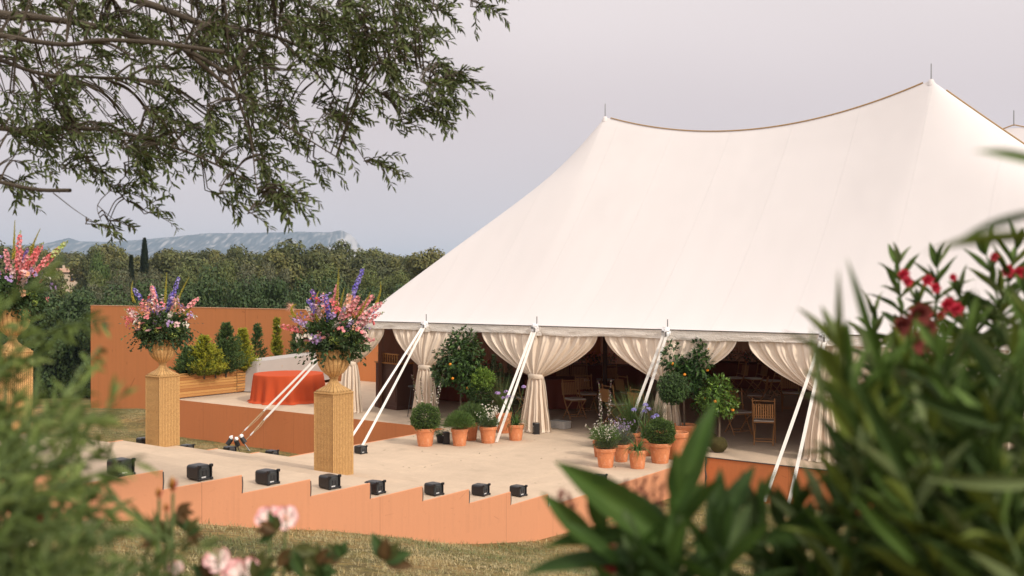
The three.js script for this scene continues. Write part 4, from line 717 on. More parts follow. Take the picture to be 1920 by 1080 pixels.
// right group
{ rnd = RNG(121); const q = potted('gaura_pot', 'feathery pot full of tiny white flowers, front left of the right group', 'potted plant', 1137, 878, 38, 36), L = new Leaves(), F = new Leaves(); feathery(L, V3(0, q.h, 0), .20, 3000, .055, [.095, .13, .055], .5); feathery(L, V3(0, q.h + .12, 0), .26, 1800, .06, GREEN.fern, .9); part('foliage', L.build(), M.leaf, q.t); wands(q.t, F, V3(0, q.h, 0), 34, .50, FL.white, .013, 1, .55); part('blossom', F.build(), M.petal, q.t); }
{ rnd = RNG(122); const q = potted('lavender_pot', 'grey green lavender in a terracotta pot behind the white flower pot', 'potted plant', 1166, 867, 32, 33), L = new Leaves(), F = new Leaves(); feathery(L, V3(0, q.h, 0), .25, 2600, .07, GREEN.grey, .8); part('foliage', L.build(), M.leaf, q.t); wands(q.t, F, V3(0, q.h, 0), 30, .44, FL.lilac, .013, 2, .5); part('blossom', F.build(), M.petal, q.t); }
{ rnd = RNG(123); const q = potted('strappy_pot', 'spiky strap leaved plant in the foremost pot of the right group', 'potted plant', 1197, 880, 36, 35), L = new Leaves(); strappy(L, V3(0, q.h * .92, 0), 90, .36, .017, GREEN.strap, 2.8); part('foliage', L.build(), M.leaf, q.t); }
boxBall(1240, 870, 43, 38, 54, 'clipped box ball in a terracotta pot, in the right group', 124);
{ rnd = RNG(125); const q = potted('pebble_pot', 'large terracotta pot topped with brown pebbles, right of the box ball', 'pot', 1272, 863, 44, 51), pb = []; for (let i = 0; i < 60; i++) { const a = R(0, TAU), r = q.rim * .86 * Math.sqrt(rnd()), g = new THREE.IcosahedronGeometry(R(.012, .022), 1); g.scale(1, .7, 1); g.translate(Math.cos(a) * r, q.h * .9, Math.sin(a) * r); pb.push(g); } part('pebbles', pb, M.barkLight, q.t, { kind: 'stuff' }); }
{ const q = potted('orange_tree', 'orange tree with upright dark shoots in the large pot at the right group back', 'citrus tree', 1286, 842, 48, 44), t = standardTree(q.t.position, 'x', 'x', .95, [[.05, 1.30, .26], [.30, 1.62, .27, 1.3], [-.24, 1.76, .19, 1.4], [.34, 1.95, .14, 1.5], [.12, 1.5, .22]], [.040, .085, .022], 126, .11, .045, 2800, 5, { y0: q.h * .85 }); for (const c of [...t.children]) q.t.add(c); scene.remove(t); }
{ const b = back(1259, 850, -.15); standardTree(b, 'bay tree clipped to a ball on a thin stem above the box ball', 'topiary', .95, [[0, 1.24, .24], [0, 1.24, .29]], [.050, .098, .024], 127, .042, .022, 24000, 0, { name: 'ball_topiary', whorl: 1, mat: M.leaf, lump: .12 }); }
{ const b = back(1350, 850, .12), t = standardTree(b, 'small light green orange tree standing on a moss ball at the terrace edge', 'citrus tree', .80, [[0, 1.05, .30, 1.15], [.14, .90, .22], [-.16, .98, .22], [.02, 1.30, .16]], [.10, .18, .03], 128, .075, .028, 3600, 2, { y0: .2 }); mossBall(t, .165, 3); }
{ const b = back(1337, 842, .35), t = standardTree(b, 'second small green orange tree on a moss ball, partly hidden behind the first', 'citrus tree', .80, [[-.02, 1.0, .26], [-.15, .85, .2]], [.07, .135, .028], 129, .075, .03, 3200, 1, { y0: .2 }); mossBall(t, .16, 5); }
{ rnd = RNG(130); const q = potted('leafy_pot', 'broad leaved plant in the pot hidden behind the white flower pot', 'potted plant', 1126, 858, 28, 30, M.terra2), L = new Leaves(); for (let i = 0; i < 60; i++) { const a = R(0, TAU), d = V3(Math.cos(a), R(.1, 1.3), Math.sin(a)).normalize(); L.leaf(V3(d.x * .1, q.h + R(0, .2), d.z * .1), d, UP, R(.08, .15), R(.06, .1), tint(GREEN.fern), .3); } part('foliage', L.build(), M.leaf, q.t); }
acanthus(back(1138, 842, .3), 'acanthus with two tall pale flower spikes in the right group', 2, 1.12, 131, [.68, .58, .56]);
{ rnd = RNG(132); const q = potted('reed_pot', 'tall fine green grass behind the lavender in the right group', 'potted plant', 1186, 846, 34, 34, M.terra2), L = new Leaves(); tuftGrass(L, V3(0, q.h * .9, 0), 420, 1.0, [.10, .17, .045], .7); part('grass_blades', L.build(), M.leaf, q.t); }
{ rnd = RNG(133); const q = potted('agapanthus_pot', 'lavender blue agapanthus heads behind the strap leaved pot', 'potted plant', 1211, 856, 34, 34, M.terra2), L = new Leaves(); strappy(L, V3(0, q.h * .9, 0), 60, .5, .018, GREEN.strap, 1.8); part('foliage', L.build(), M.leaf, q.t); umbels(q.t, V3(-.02, q.h, 0), 7, .56, [.42, .38, .72]); }
{ rnd = RNG(134); const q = potted('silver_grass_pot', 'grey green fine grass left of the ball topiary stem', 'potted plant', 1232, 840, 34, 34, M.terra2), L = new Leaves(); tuftGrass(L, V3(0, q.h * .9, 0), 320, .8, [.14, .16, .08], 1.0); part('grass_blades', L.build(), M.leaf, q.t); }
// conifers in the planter
[[383, 630, 62, 1], [352, 652, 40, 0], [424, 604, 62, 0], [455, 616, 44, 1], [482, 600, 54, 0], [404, 660, 30, 1], [519, 586, 38, 1], [556, 604, 58, 0]].forEach(([x, yt, wpx, gold], i) => {
  rnd = RNG(140 + i); const inPl = i < 4 || i === 5, v = [17.6, 17.4, 18.5, 19.3, 22.6, 18.0, 22.9, 22.9][i], base = inPl ? P(-24.2, v, .6) : onV(x, 700, v); if (!inPl) base.y = base.x < -24.2 ? ground(base.x, -base.z) : 0; const D = depthOf(base), s = D / FPX; const X = (x - 960) * s; if (inPl) { const p = FWD.clone().multiplyScalar(D).addScaledVector(RIGHT, X); base.x = p.x; base.z = p.z; }
  const H = EYE + (HOR - yt) * s - base.y, r = wpx * s * .66;
  const t = thing('conifer', ['golden green conifer foremost in the wooden planter', 'small dark conifer at the near corner of the planter', 'tall dark green conifer, third along the planter', 'golden conifer between two dark ones over the planter end', 'feathery dark conifer behind the end of the planter', 'low golden conifer between the first and third planter conifers', 'slim golden conifer behind the grey buffet table', 'dark green conifer behind the large flower bouquet'][i], 'conifer', base), L = new Leaves(), c = gold ? GREEN.gold : GREEN.thuja;
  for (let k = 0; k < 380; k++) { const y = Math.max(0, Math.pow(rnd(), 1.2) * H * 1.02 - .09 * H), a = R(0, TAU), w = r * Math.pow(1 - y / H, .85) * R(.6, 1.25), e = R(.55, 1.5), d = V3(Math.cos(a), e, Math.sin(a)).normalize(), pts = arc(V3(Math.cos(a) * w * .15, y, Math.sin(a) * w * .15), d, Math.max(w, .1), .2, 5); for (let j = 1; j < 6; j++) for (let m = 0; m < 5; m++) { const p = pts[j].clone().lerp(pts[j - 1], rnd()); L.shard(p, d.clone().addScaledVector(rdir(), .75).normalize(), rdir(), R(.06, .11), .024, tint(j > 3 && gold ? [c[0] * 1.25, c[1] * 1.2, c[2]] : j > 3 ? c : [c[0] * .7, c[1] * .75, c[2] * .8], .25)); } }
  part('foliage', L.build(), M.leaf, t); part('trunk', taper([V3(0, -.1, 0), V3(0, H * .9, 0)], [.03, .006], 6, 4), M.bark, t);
});
{ const c = thing('white_crate', 'low white painted box on the floor right of the middle curtain', 'box', onY(1051, 804, 0).addScaledVector(FWD, .12).setY(0), -.1); part('box_body', rbox(.42, .14, .24, .006, 0, .072, 0), M.whitePaint, c); part('lid', rbox(.43, .018, .25, .005, 0, .152, 0), M.whitePaint, c); }

// ---------------------------------------------------------------- inside the tent: tables, chairs, centrepieces
{
  const table = (label, c, L, W, turn = 0) => { const t = thing('banquet_table', label, 'table', c, turn); const per = (s) => { const [x, z, nx, nz] = rrect(s, L, W, .035); return [x - L / 2, z + W / 2, nx, nz]; };
    part('tablecloth', [sheet((s, q) => { const [x, z, nx, nz] = per(s), k = q * (.03 + .025 * Math.sin(s * 70 + noise(s * 18) * 3)); return [x + nx * k, .76 - q * .745, z + nz * k]; }, 260, 6, 8, .8), sheet((s, q) => [(s - .5) * L, .761, (q - .5) * W], 4, 2, L, W)], M.darkCloth, t); part('leg', [box(.05, .74, .05, -L / 2 + .2, .37, 0), box(.05, .74, .05, L / 2 - .2, .37, 0)], M.darkWood, t); return t; };
  table('dark red draped table beside the bamboo chair at the terrace edge', P(-4.5, 18.95), 2.6, 1.0, PI / 2 - .2);
  table('long dark draped table deep inside, seen through the right tent opening', onD(1400, 690, 31.2).setY(0), 4.6, 1.0, .1);
  table('dark draped table just inside the middle opening beside its curtain', onY(1040, 768, 0).addScaledVector(FWD, .5).setY(0), 1.5, 1.0, .6);
  table('dark draped table far inside behind the middle opening', onD(1112, 690, 30.5).setY(0), 3.2, 1.0, .2);
  table('dark draped table inside the opening beside the tall orange tree', onD(900, 700, 27.5).setY(0), 2.6, 1.0);
  const centre = (label, c, w, n, seed, cl) => { rnd = RNG(seed); const t = thing('table_flowers', label, 'flowers', c), L = new Leaves(), F = new Leaves(); for (let i = 0; i < n; i++) { const p = V3(R(-w, w), R(.02, .30), R(-.18, .18)); L.leaf(p, rdir().add(V3(0, .6, 0)).normalize(), rdir(), R(.08, .16), .03, tint(i % 4 ? GREEN.dark : [.12, .07, .04])); if (i % 2) floret(F, p.clone().add(V3(0, R(.02, .16), 0)), rdir().add(V3(0, .8, .3)).normalize(), R(.025, .045), cl[i % cl.length], 5); } part('foliage', L.build(), M.leaf, t); part('blossom', F.build(), M.petal, t); part('vase', new THREE.LatheGeometry([[.05, 0], [.07, .05], [.06, .1], [.065, .11]].map(([a, b]) => new THREE.Vector2(a, b)), 16), M.terra, t); };
  centre('coral and pink flowers on the long table deep inside the right opening', onD(1400, 690, 31.2).setY(.762), 2.0, 620, 201, [FL.coral, [.6, .25, .12], FL.pink]);
  centre('pink and rust flowers on the dark red table beside the bamboo chair', P(-4.9, 18.9, .762), .6, 360, 202, [FL.pale, [.6, .22, .08], FL.lilac]);
  centre('coral flowers on the far table behind the middle opening', onD(1108, 690, 30.4).setY(.762), .9, 320, 204, [FL.coral, FL.pink, [.7, .3, .1]]);
  centre('rust orange flowers on the table behind the tall orange tree', onD(892, 700, 27.4).setY(.762), .7, 280, 205, [[.66, .2, .05], FL.coral]);
  { const s = thing('terracotta_screen', 'terracotta coloured screen standing behind the flowers of the middle opening', 'screen', onD(1112, 668, 31.8).setY(0), -YAW); part('screen_panel', rbox(1.15, 1.75, .04, .01, 0, .9, 0), M.skirting, s); part('foot', box(.06, .04, .5, -.5, .02, 0), M.darkWood, s); part('foot', box(.06, .04, .5, .5, .02, 0), M.darkWood, s); }
  const chair = (label, c, turn, cush) => {
    const t = thing('folding_chair', label, 'chair', c, turn, 'bamboo folding chairs inside the tent');
    for (const z of [-.21, .21]) { part('leg', taper([V3(-.25, .93, z), V3(-.16, .5, z), V3(.20, .0, z)], [.014, .015, .014], 7, 4), M.bamboo, t); part('leg', taper([V3(.20, .44, z * .86), V3(-.02, .26, z * .86), V3(-.26, 0, z * .86)], [.013, .014, .013], 7, 4), M.bamboo, t); }
    part('seat', rbox(.40, .022, .38, .008, .02, .445, 0), M.bamboo, t); part('cushion', rbox(.40, .035, .39, .015, .02, .475, 0, 3), cush, t);
    for (let i = 0; i < 9; i++) part('slat', rbox(.012, .30, .030, .004, -.195 - .0, .73, -.176 + i * .044), M.bamboo, t).rotation.z = .18;
    for (const y of [.59, .88]) part('back_rail', new THREE.CylinderGeometry(.013, .013, .46, 8).rotateX(PI / 2).translate(y > .7 ? -.237 : -.185, y, 0), M.bamboo, t);
    part('stretcher', [new THREE.CylinderGeometry(.010, .010, .42, 6).rotateX(PI / 2).translate(.15, .075, 0), new THREE.CylinderGeometry(.010, .010, .36, 6).rotateX(PI / 2).translate(-.2, .075, 0)], M.bamboo, t);
    return t;
  };
  const f = (x, y, d = .2) => { const p = onY(x, y, 0).addScaledVector(FWD, d); p.y = 0; return p; };
  const c0 = chair('bamboo folding chair with white cushion at the terrace edge beside the dark red table', f(1436, 834, .12), 1.9, M.cushion);
  const add = (label, p, turn) => copyOf(c0, label, p, turn);
  add('bamboo folding chair seen from its side behind the light green orange trees', f(1392, 818, .35), -2.5);
  add('bamboo folding chair at the far side of the dark red table', f(1430, 782, .5), -.3);
  const row = (list, label, tail, turn, y0 = .48) => list.forEach(([x, y, tt], i) => { const p = onY(x, y, y0); p.y = 0; add(label + tail[i], p, (tt ?? turn) + .14 * Math.sin(i * 3)); });
  row([[1378, 708], [1414, 709], [1449, 713]], 'bamboo chair of the row before the long far table, ', ['left one of the three', 'middle one of the three', 'right one of the three'], -.9);
  row([[1078, 747, -2.6], [1100, 737, -2.5], [1090, 712, -2.3], [1136, 711, .5], [1062, 712, -2.4]], 'bamboo chair inside the middle opening, ', ['nearest one with pale seat', 'just behind the nearest one', 'in the far row, second from left', 'in the far row at right', 'in the far row at left'], 2.5);
  row([[1156, 735], [1182, 716], [1210, 742]], 'bamboo chair behind the tall grasses of the right group, ', ['left one', 'middle one', 'right one'], 2.0, .74);
  row([[1482, 735]], 'bamboo chair ', ['behind the dark red table under the right curtain'], -2.0);
  row([[905, 735, -2.4], [985, 745, 2.2]], 'bamboo chair behind the left pots, ', ['beside the tall orange tree', 'beside the middle curtain'], 2.0);
  { const c = thing('upright_cabinet', 'dark brown upright cabinet with a pale spindle gallery inside the left opening', 'cabinet', onY(734, 770, 0).addScaledVector(FWD, .6).setY(0), -.25); part('case', rbox(1.0, 1.15, .5, .012, 0, .575, 0), M.darkWood, c); part('top_board', rbox(1.06, .04, .55, .01, 0, 1.17, 0), M.wood2, c); part('plinth', box(1.04, .1, .53, 0, .05, .002), M.darkWood, c); for (const x of [-.25, .25]) part('door_panel', rbox(.42, .8, .02, .006, x, .6, .255), M.darkWood, c); for (let i = 0; i < 9; i++) part('spindle', new THREE.LatheGeometry([[.012, 0], [.02, .04], [.012, .09], [.022, .14], [.012, .2]].map(([a, b]) => new THREE.Vector2(a, b)), 8).translate(-.44 + i * .11, 1.19, .2), M.wood, c); part('gallery_rail', box(1.0, .03, .04, 0, 1.40, .2), M.wood, c); }
  { const c = thing('bar_stool', 'slim dark metal stool inside the left tent opening', 'stool', onY(777, 782, 0).addScaledVector(FWD, .2).setY(0)); part('seat', new THREE.CylinderGeometry(.17, .17, .03, 20).translate(0, .72, 0), M.blackMatt, c); for (let i = 0; i < 4; i++) { const a = i * PI / 2 + .4; part('leg', tube([V3(Math.cos(a) * .1, .71, Math.sin(a) * .1), V3(Math.cos(a) * .2, 0, Math.sin(a) * .2)], .01, 3, 6), M.blackMatt, c); } part('foot_ring', new THREE.TorusGeometry(.16, .008, 6, 24).rotateX(PI / 2).translate(0, .25, 0), M.blackMatt, c); }
}

// ---------------------------------------------------------------- countryside behind the wall
const TREE = { olive: [.130, .155, .042], dark: [.054, .092, .028], bright: [.085, .135, .030], grey: [.12, .125, .066], pine: [.150, .150, .044], pineDark: [.100, .112, .036] };
function crownGeo(H, lobes, n, size, cl, seed, topLight = .35) {
  rnd = RNG(seed); const L = new Leaves();
  for (const [x, y, z, r, fy] of lobes) for (let i = 0; i < n * r * r; i++) { const d = rdir(), q = (1 - .45 * rnd() * rnd()) * (1 + .5 * noise(d.x * 2.4 + x * 3, d.y * 2.2 + y, d.z * 2.2 + seed)), p = V3(x + d.x * r * q, y + d.y * r * q * (fy ?? 1), z + d.z * r * q); const out = d.clone().addScaledVector(rdir(), .55).addScaledVector(UP, .15).normalize(), tg = out.clone().cross(rdir()).normalize(); L.leaf(p, tg, out, size * R(.6, 1.3), size * R(.4, .7), tint(cl, .34), .1); }
  return L.build();
}
const lobeSet = (H, w, seed, k = 9, low = .25) => { rnd = RNG(seed); const o = []; k += 7; for (let i = 0; i < k; i++) { const y = lerp(low, .86, i / (k - 1)) * H, spread = Math.sin(clamp((y / H - .05) / .95, 0, 1) * PI * .86 + .25) * w * .5; o.push([R(-1, 1) * spread, y, R(-1, 1) * spread, w * R(.15, .27), R(.7, .95)]); } return o; };
const pineLobes = (H, w, seed) => { rnd = RNG(seed); const o = []; for (let i = 0; i < 11; i++) { const a = R(0, TAU), r = w * .42 * Math.sqrt(rnd()); o.push([Math.cos(a) * r, H * (.86 - .42 * (r / w) - R(0, .30)), Math.sin(a) * r, w * R(.15, .23), .62]); } o.push([0, H * .88, 0, w * .2, .7]); return o; };
{
  const G = new Map(); const getTree = (kind, v) => { const k = kind + v; if (!G.has(k)) G.set(k, kind === 'pine' ? [crownGeo(8, pineLobes(8, 6.4, 300 + v), 210, .42, v % 2 ? TREE.pine : TREE.pineDark, 310 + v), merge([taper([V3(0, -.5, 0), V3(.25, 3, .1), V3(.0, 6.2, 0)], [.22, .16, .07], 6, 4), taper([V3(.2, 3.4, .1), V3(1.2, 5.2, .4)], [.09, .04], 5, 3), taper([V3(.2, 4, .1), V3(-1.1, 5.6, -.4)], [.09, .04], 5, 3)])] : [crownGeo(7, lobeSet(7, 5.4, 320 + v, 13, .08), 300, .30, { oak: TREE.grey, bush: TREE.dark, round: TREE.bright, olive: TREE.olive }[kind], 330 + v), taper([V3(0, -.6, 0), V3(.1, 2, 0), V3(0, 4, 0)], [.24, .16, .06], 7, 4)]); return G.get(k); };
  const kinds = { pine: ['umbrella_pine', 'pine'], oak: ['grey_oak', 'tree'], bush: ['dark_tree', 'tree'], round: ['round_tree', 'tree'], olive: ['olive_tree', 'tree'] };
  const BUSH_AT = ["behind the left picture edge shrub, farthest left", "left of the farmhouse", "in front of the farmhouse", "below the small cypress", "below the tall cypress", "behind the left bouquet", "right of the left bouquet", "midway between the two bouquets", "above the planter conifers", "above the gold conifer", "left of the large bouquet", "just behind the large bouquet's left side", "behind the middle of the large bouquet", "behind the large bouquet's right side", "beside the tent slope", "touching the tent slope"], OAK_AT = ["behind the small cypress", "right at the foot of the tall cypress", "right of the tall cypress", "at the left edge beside the farmhouse", "left of the big pine group", "below the big pine group"], OLIVE_AT = ["hiding the farmhouse foot", "right of the farmhouse", "below the mountain's left flank", "between the two bouquets, left", "between the two bouquets, right", "below the pale cliff", "right of the cliff", "beside the tent slope"], PINE_AT = ["tallest broad pine of the ridge, behind the large bouquet", "pine left of the tallest broad pine", "pine right of the tallest broad pine", "pine above the farmhouse", "pine at the ridge between farmhouse and round tree", "pine on the ridge right of the tall cypress", "low pine on the ridge dip below the mountain", "pine on the ridge below the mountain middle", "pine on the ridge left of the big pine group", "pine on the ridge below the pale cliff", "pine on the ridge right of the cliff", "pine on the ridge two crowns left of the tent slope", "pine on the ridge touching the tent slope", "pine on the ridge just left of the tall cypress", "small pine at the left foot of the big pine group"];
  const groups = { bush: 'dark trees in the row behind the wall', pine: 'single pines standing on the ridge', oak: 'grey green trees of the middle distance', olive: 'olive green trees of the middle distance' };
  const tree = (kind, v, px, topY, D, wPx, label) => {
    const [cg, tg] = getTree(kind, v), p = onD(px, topY, D), u = p.x, vv = -p.z, g = ground(u, vv), H = p.y - g, H0 = kind === 'pine' ? 8 : 7, w0 = kind === 'pine' ? 6.4 : 5.4, sx = wPx * D / FPX / w0;
    const t = thing(kinds[kind][0], label, kinds[kind][1], V3(u, g, -vv), v * 1.9 + px, groups[kind]);
    part('crown', cg, M.leaf, t); part('trunk', tg, M.bark, t); t.scale.set(sx, H / H0 * .98, sx); return t;
  };
  // row behind the wall, then the middle distance, then single pines
  [[40, 560, 58, 120], [96, 538, 56, 110], [152, 522, 57, 104], [206, 536, 55, 100], [252, 520, 60, 96], [300, 540, 56, 98], [345, 520, 60, 92], [388, 503, 61, 98], [434, 520, 58, 92], [478, 513, 59, 90], [520, 503, 60, 92], [560, 522, 57, 90], [604, 512, 60, 96], [650, 530, 57, 92], [696, 522, 60, 92], [740, 536, 58, 90]].forEach(([x, y, D, w], i) => tree('bush', i % 4, x, y, D, w * 1.12, 'dark green tree, ' + BUSH_AT[i]));
  [[215, 499, 88, 74], [262, 508, 84, 50], [292, 501, 92, 62], [52, 505, 92, 70], [470, 494, 90, 70], [512, 489, 96, 60]].forEach(([x, y, D, w], i) => tree('oak', i % 2, x, y, D, w, 'grey green spreading tree ' + OAK_AT[i]));
  [[122, 528, 72, 70], [184, 505, 96, 50], [345, 497, 98, 70], [398, 490, 100, 66], [430, 486, 104, 60], [610, 490, 100, 80], [680, 500, 96, 80], [740, 505, 100, 80]].forEach(([x, y, D, w], i) => tree('olive', i % 2, x, y, D, w, 'olive green tree ' + OLIVE_AT[i]));
  tree('round', 0, 193, 470, 104, 52, 'bright green rounded tree left of the tall cypress');
  [[545, 447, 108, 150], [516, 462, 104, 110], [590, 462, 106, 120], [86, 462, 128, 56], [176, 459, 132, 54], [322, 466, 130, 62], [352, 474, 124, 50], [404, 464, 128, 66], [446, 463, 130, 52], [640, 474, 128, 60], [690, 476, 132, 60], [740, 478, 134, 60], [785, 480, 136, 60], [225, 462, 132, 56], [490, 470, 126, 50]].forEach(([x, y, D, w], i) => tree('pine', i % 4, x, y, D, w, PINE_AT[i]));
  const cyp = (px, top, D, w, label, seed) => { rnd = RNG(seed); const p = onD(px, top, D), g = ground(p.x, -p.z), H = p.y - g, r = w * D / FPX / 2, L = new Leaves(), t = thing('cypress', label, 'cypress', V3(p.x, g, p.z)); for (let k = 0; k < 5200; k++) { const y = rnd() * H, a = R(0, TAU), q = y / H, ww = r * (q < .12 ? .6 + q * 3.3 : Math.pow(1 - Math.pow((q - .12) / .88, 2.6), .8)) * R(.7, 1.05); L.leaf(V3(Math.cos(a) * ww, y, Math.sin(a) * ww), V3(Math.cos(a) * .5, R(.4, 1.2), Math.sin(a) * .5).normalize(), UP, R(.2, .36), .12, tint([.030, .045, .022], .3), 0); } part('crown', L.build(), M.leaf, t); part('trunk', taper([V3(0, -.5, 0), V3(0, H * .7, 0)], [.16, .05], 6, 3), M.bark, t); };
  cyp(271, 450, 100, 19, 'tall slender dark cypress standing out before the wooded ridge', 350); cyp(246, 482, 98, 11, 'small dark cypress left of the tall cypress', 351);
  // wooded ridge as one mass
  rnd = RNG(360); const pg = (v) => { const [c, tr] = getTree('pine', v), tc = clean(tr, true); const n = tc.getAttribute('position').count, a = new Float32Array(n * 3); for (let i = 0; i < n; i++) { a[i * 3] = .16; a[i * 3 + 1] = .115; a[i * 3 + 2] = .08; } tc.setAttribute('color', new THREE.BufferAttribute(a, 3)); return mergeGeometries([clean(c, true), tc]); };
  for (let v = 0; v < 3; v++) {
    const N = 190, im = new THREE.InstancedMesh(pg(v), M.leaf, N), mtx = new THREE.Matrix4(), q = new THREE.Quaternion();
    for (let i = 0; i < N; i++) { let D = R(118, 215), px = R(-500, 1500); if (Math.abs(px - 125) < 45) D = R(226, 240); const p = onD(px, 500, D), g = ground(p.x, -p.z), s = R(.85, 1.25); q.setFromAxisAngle(UP, R(0, TAU)); mtx.compose(V3(p.x, g - .5, p.z), q, V3(s, s * R(.85, 1.1), s)); im.setMatrixAt(i, mtx); const k = R(.75, 1.2); im.setColorAt(i, col(k * R(.95, 1.1), k, k * R(.85, 1.05))); }
    im.name = numbered('pine_forest'); im.castShadow = im.receiveShadow = true; im.userData = { kind: 'stuff', label: 'dense pine wood covering the ridge behind the wall', category: 'forest', group: 'pine wood on the ridge' }; scene.add(im);
  }
  { // farmhouse
    const p = onD(126, 503, 218), g = p.y - 5.3, t = thing('farmhouse', 'pale farmhouse with a tiled roof and chimney among the trees', 'house', V3(p.x, g, p.z), YAW + .25);
    part('wall', box(4.6, 4.4, 4, 0, 2.2, 0), M.plaster, t); const sh = new THREE.Shape([[-2.5, 0], [2.5, 0], [0, .95]].map(([a, b]) => new THREE.Vector2(a, b))), rg = new THREE.ExtrudeGeometry(sh, { depth: 5.2, bevelEnabled: false }).translate(0, 0, -2.6).rotateY(PI / 2).translate(0, 4.41, 0), rf = part('roof', rg, M.rooftile, t); part('chimney', box(.5, .9, .5, -.6, 5.5, .3), M.plaster, rf);
    for (const x of [-1.3, 1.3]) { const w = part('window', box(.8, 1.2, .06, x, 3, 2.03), M.wood2, t); part('pane', box(.62, 1.0, .02, x, 3, 2.075), M.lens, w); }
  }
}

// ---------------------------------------------------------------- dry grass
{
  const tuft = (n, h, seed) => { rnd = RNG(seed); const L = new Leaves(); for (let i = 0; i < n; i++) { const a = R(0, TAU), e = R(.25, 1.35), d = V3(Math.cos(a) * Math.cos(e), Math.sin(e), Math.sin(a) * Math.cos(e)); L.blade(arc(V3(R(-.05, .05), 0, R(-.05, .05)), d, h * R(.5, 1.2), R(.3, 1.6), 3), R(.003, .006), tint([1, 1, 1], .2)); } return L.build(); };
  rnd = RNG(401); const spots = [];
  const ok = (u, v) => !(u < UC + .06 && u > UF - .05 && v < VT) && !(v > VT - .03);
  let guard = 0; while (spots.length < 15000 && guard++ < 200000) { const u = R(-30, -3.2), v = R(1.5, 20), D = -SN * u + CS * v, X = CS * u + SN * v; if (!ok(u, v) && !(u < -24.2)) continue; const py = HOR - (ground(u, v) - EYE) / D * FPX, px = 960 + X / D * FPX; if (D < 4 || px < -60 || px > 1990 || py > 1120) continue; if (rnd() > clamp(14 / D, .15, 1)) continue; spots.push([u, v]); }
  const geos = [tuft(12, .034, 402), tuft(16, .048, 403), tuft(8, .085, 404)];
  geos.forEach((g, k) => { const mine = spots.filter((_, i) => (i * 7 + (i >> 3)) % 10 < 7 ? k === (i % 10 < 7 ? 0 : 1) : k === (i % 9 === 0 ? 2 : 1)), im = new THREE.InstancedMesh(g, M.leaf, mine.length), m = new THREE.Matrix4(), q = new THREE.Quaternion(); mine.forEach(([u, v], i) => { q.setFromAxisAngle(UP, R(0, TAU)); const s = R(.7, 1.5); m.compose(V3(u, ground(u, v) - .004, -v), q, V3(s, s * R(.6, 1.1), s)); im.setMatrixAt(i, m); const gn = clamp(.36 + 1.1 * noise(u * .6, v * .6, 7) + .5 * noise(u * 2.3, v * 2.3, 3) + R(-.3, .3), 0, 1); im.setColorAt(i, col(lerp(.46, .16, gn), lerp(.37, .19, gn), lerp(.19, .07, gn))); }); im.name = numbered('grass'); im.receiveShadow = true; im.userData = { kind: 'stuff', label: 'short dry grass blades on the lawn around the steps', category: 'grass', group: 'dry grass' }; scene.add(im); });
  // a few fallen leaves on the landing
  rnd = RNG(405); const L = new Leaves(); for (let i = 0; i < 46; i++) { const p = P(R(-13.6, -8.3), R(12, 17.5), .006); L.leaf(p, V3(R(-1, 1), .05, R(-1, 1)).normalize(), UP, R(.03, .07), R(.015, .03), tint([.10, .08, .03], .4), -.2); } const m = part('fallen_leaves', L.build(), M.leaf); m.userData = { kind: 'stuff', label: 'few fallen leaves scattered on the beige landing', category: 'leaves' };
}

// ---------------------------------------------------------------- leaves as single parts
const unitLeaf = (bend, fold, seed, prof = .85) => { // length along x, width along z
  rnd = RNG(seed); const nl = 9, pos = [], idx = [], uv = [], cl = [];
  for (let i = 0; i <= nl; i++) for (let j = 0; j <= 4; j++) { const t = i / nl, s = j / 2 - 1, w = .5 * Math.pow(Math.sin(PI * Math.pow(clamp(t, .0, 1), prof) * .985 + .015), .9); pos.push(t - bend * bend * t * t * t * .3, -bend * t * t + fold * Math.abs(s) * w * .25 + .012 * Math.sin(t * 9 + s), s * w); uv.push(t, s); const k = j === 2 ? 1.55 : 1; cl.push(k, k * .98, k * .9); }
  for (let i = 0; i < nl; i++) for (let j = 0; j < 4; j++) { const a = i * 5 + j, b = a + 5; idx.push(a, a + 1, b, b, a + 1, b + 1); }
  return geom(pos, idx, uv, null, cl);
};
const UL = [unitLeaf(.05, .9, 1), unitLeaf(.16, .7, 2), unitLeaf(-.06, 1, 3), unitLeaf(.28, .6, 4)];
const leafTone = (list) => list.map((c) => phys(col(...c), .58, { vertexColors: true, transmission: .2, thickness: 0, specularIntensity: .28 }));
const mb = new THREE.Matrix4();
function leafMatrix(p, d, up, len, wid) { const s = d.clone().cross(up); if (s.lengthSq() < 1e-6) s.set(1, 0, 0); s.normalize(); const n = s.clone().cross(d).normalize(); return new THREE.Matrix4().makeBasis(d.clone().multiplyScalar(len), n.multiplyScalar(len), s.multiplyScalar(wid)).setPosition(p); }
class LeafSet { // the first leaves are single parts, the rest one joined part
  constructor(t, mats, limit = 300) { this.t = t; this.mats = mats; this.limit = limit; this.n = 0; this.rest = mats.map(() => []); }
  add(p, d, up, len, wid) { const k = Math.floor(rnd() * this.mats.length), g = UL[Math.floor(rnd() * 4)], m = leafMatrix(p.clone().sub(this.t.position), d, up, len, wid); if (this.n++ < this.limit) { const o = new THREE.Mesh(g, this.mats[k]); o.name = 'leaf'; o.castShadow = o.receiveShadow = true; m.decompose(o.position, o.quaternion, o.scale); this.t.add(o); } else this.rest[k].push(clean(g.clone().applyMatrix4(m), true)); }
  done() { this.rest.forEach((r, k) => { if (r.length) part('leaves', mergeGeometries(r), this.mats[k], this.t, { kind: 'stuff' }); }); }
}
const toW = (v) => RIGHT.clone().multiplyScalar(v.x).addScaledVector(UP, v.y).addScaledVector(FWD, -v.z); // view axes to world

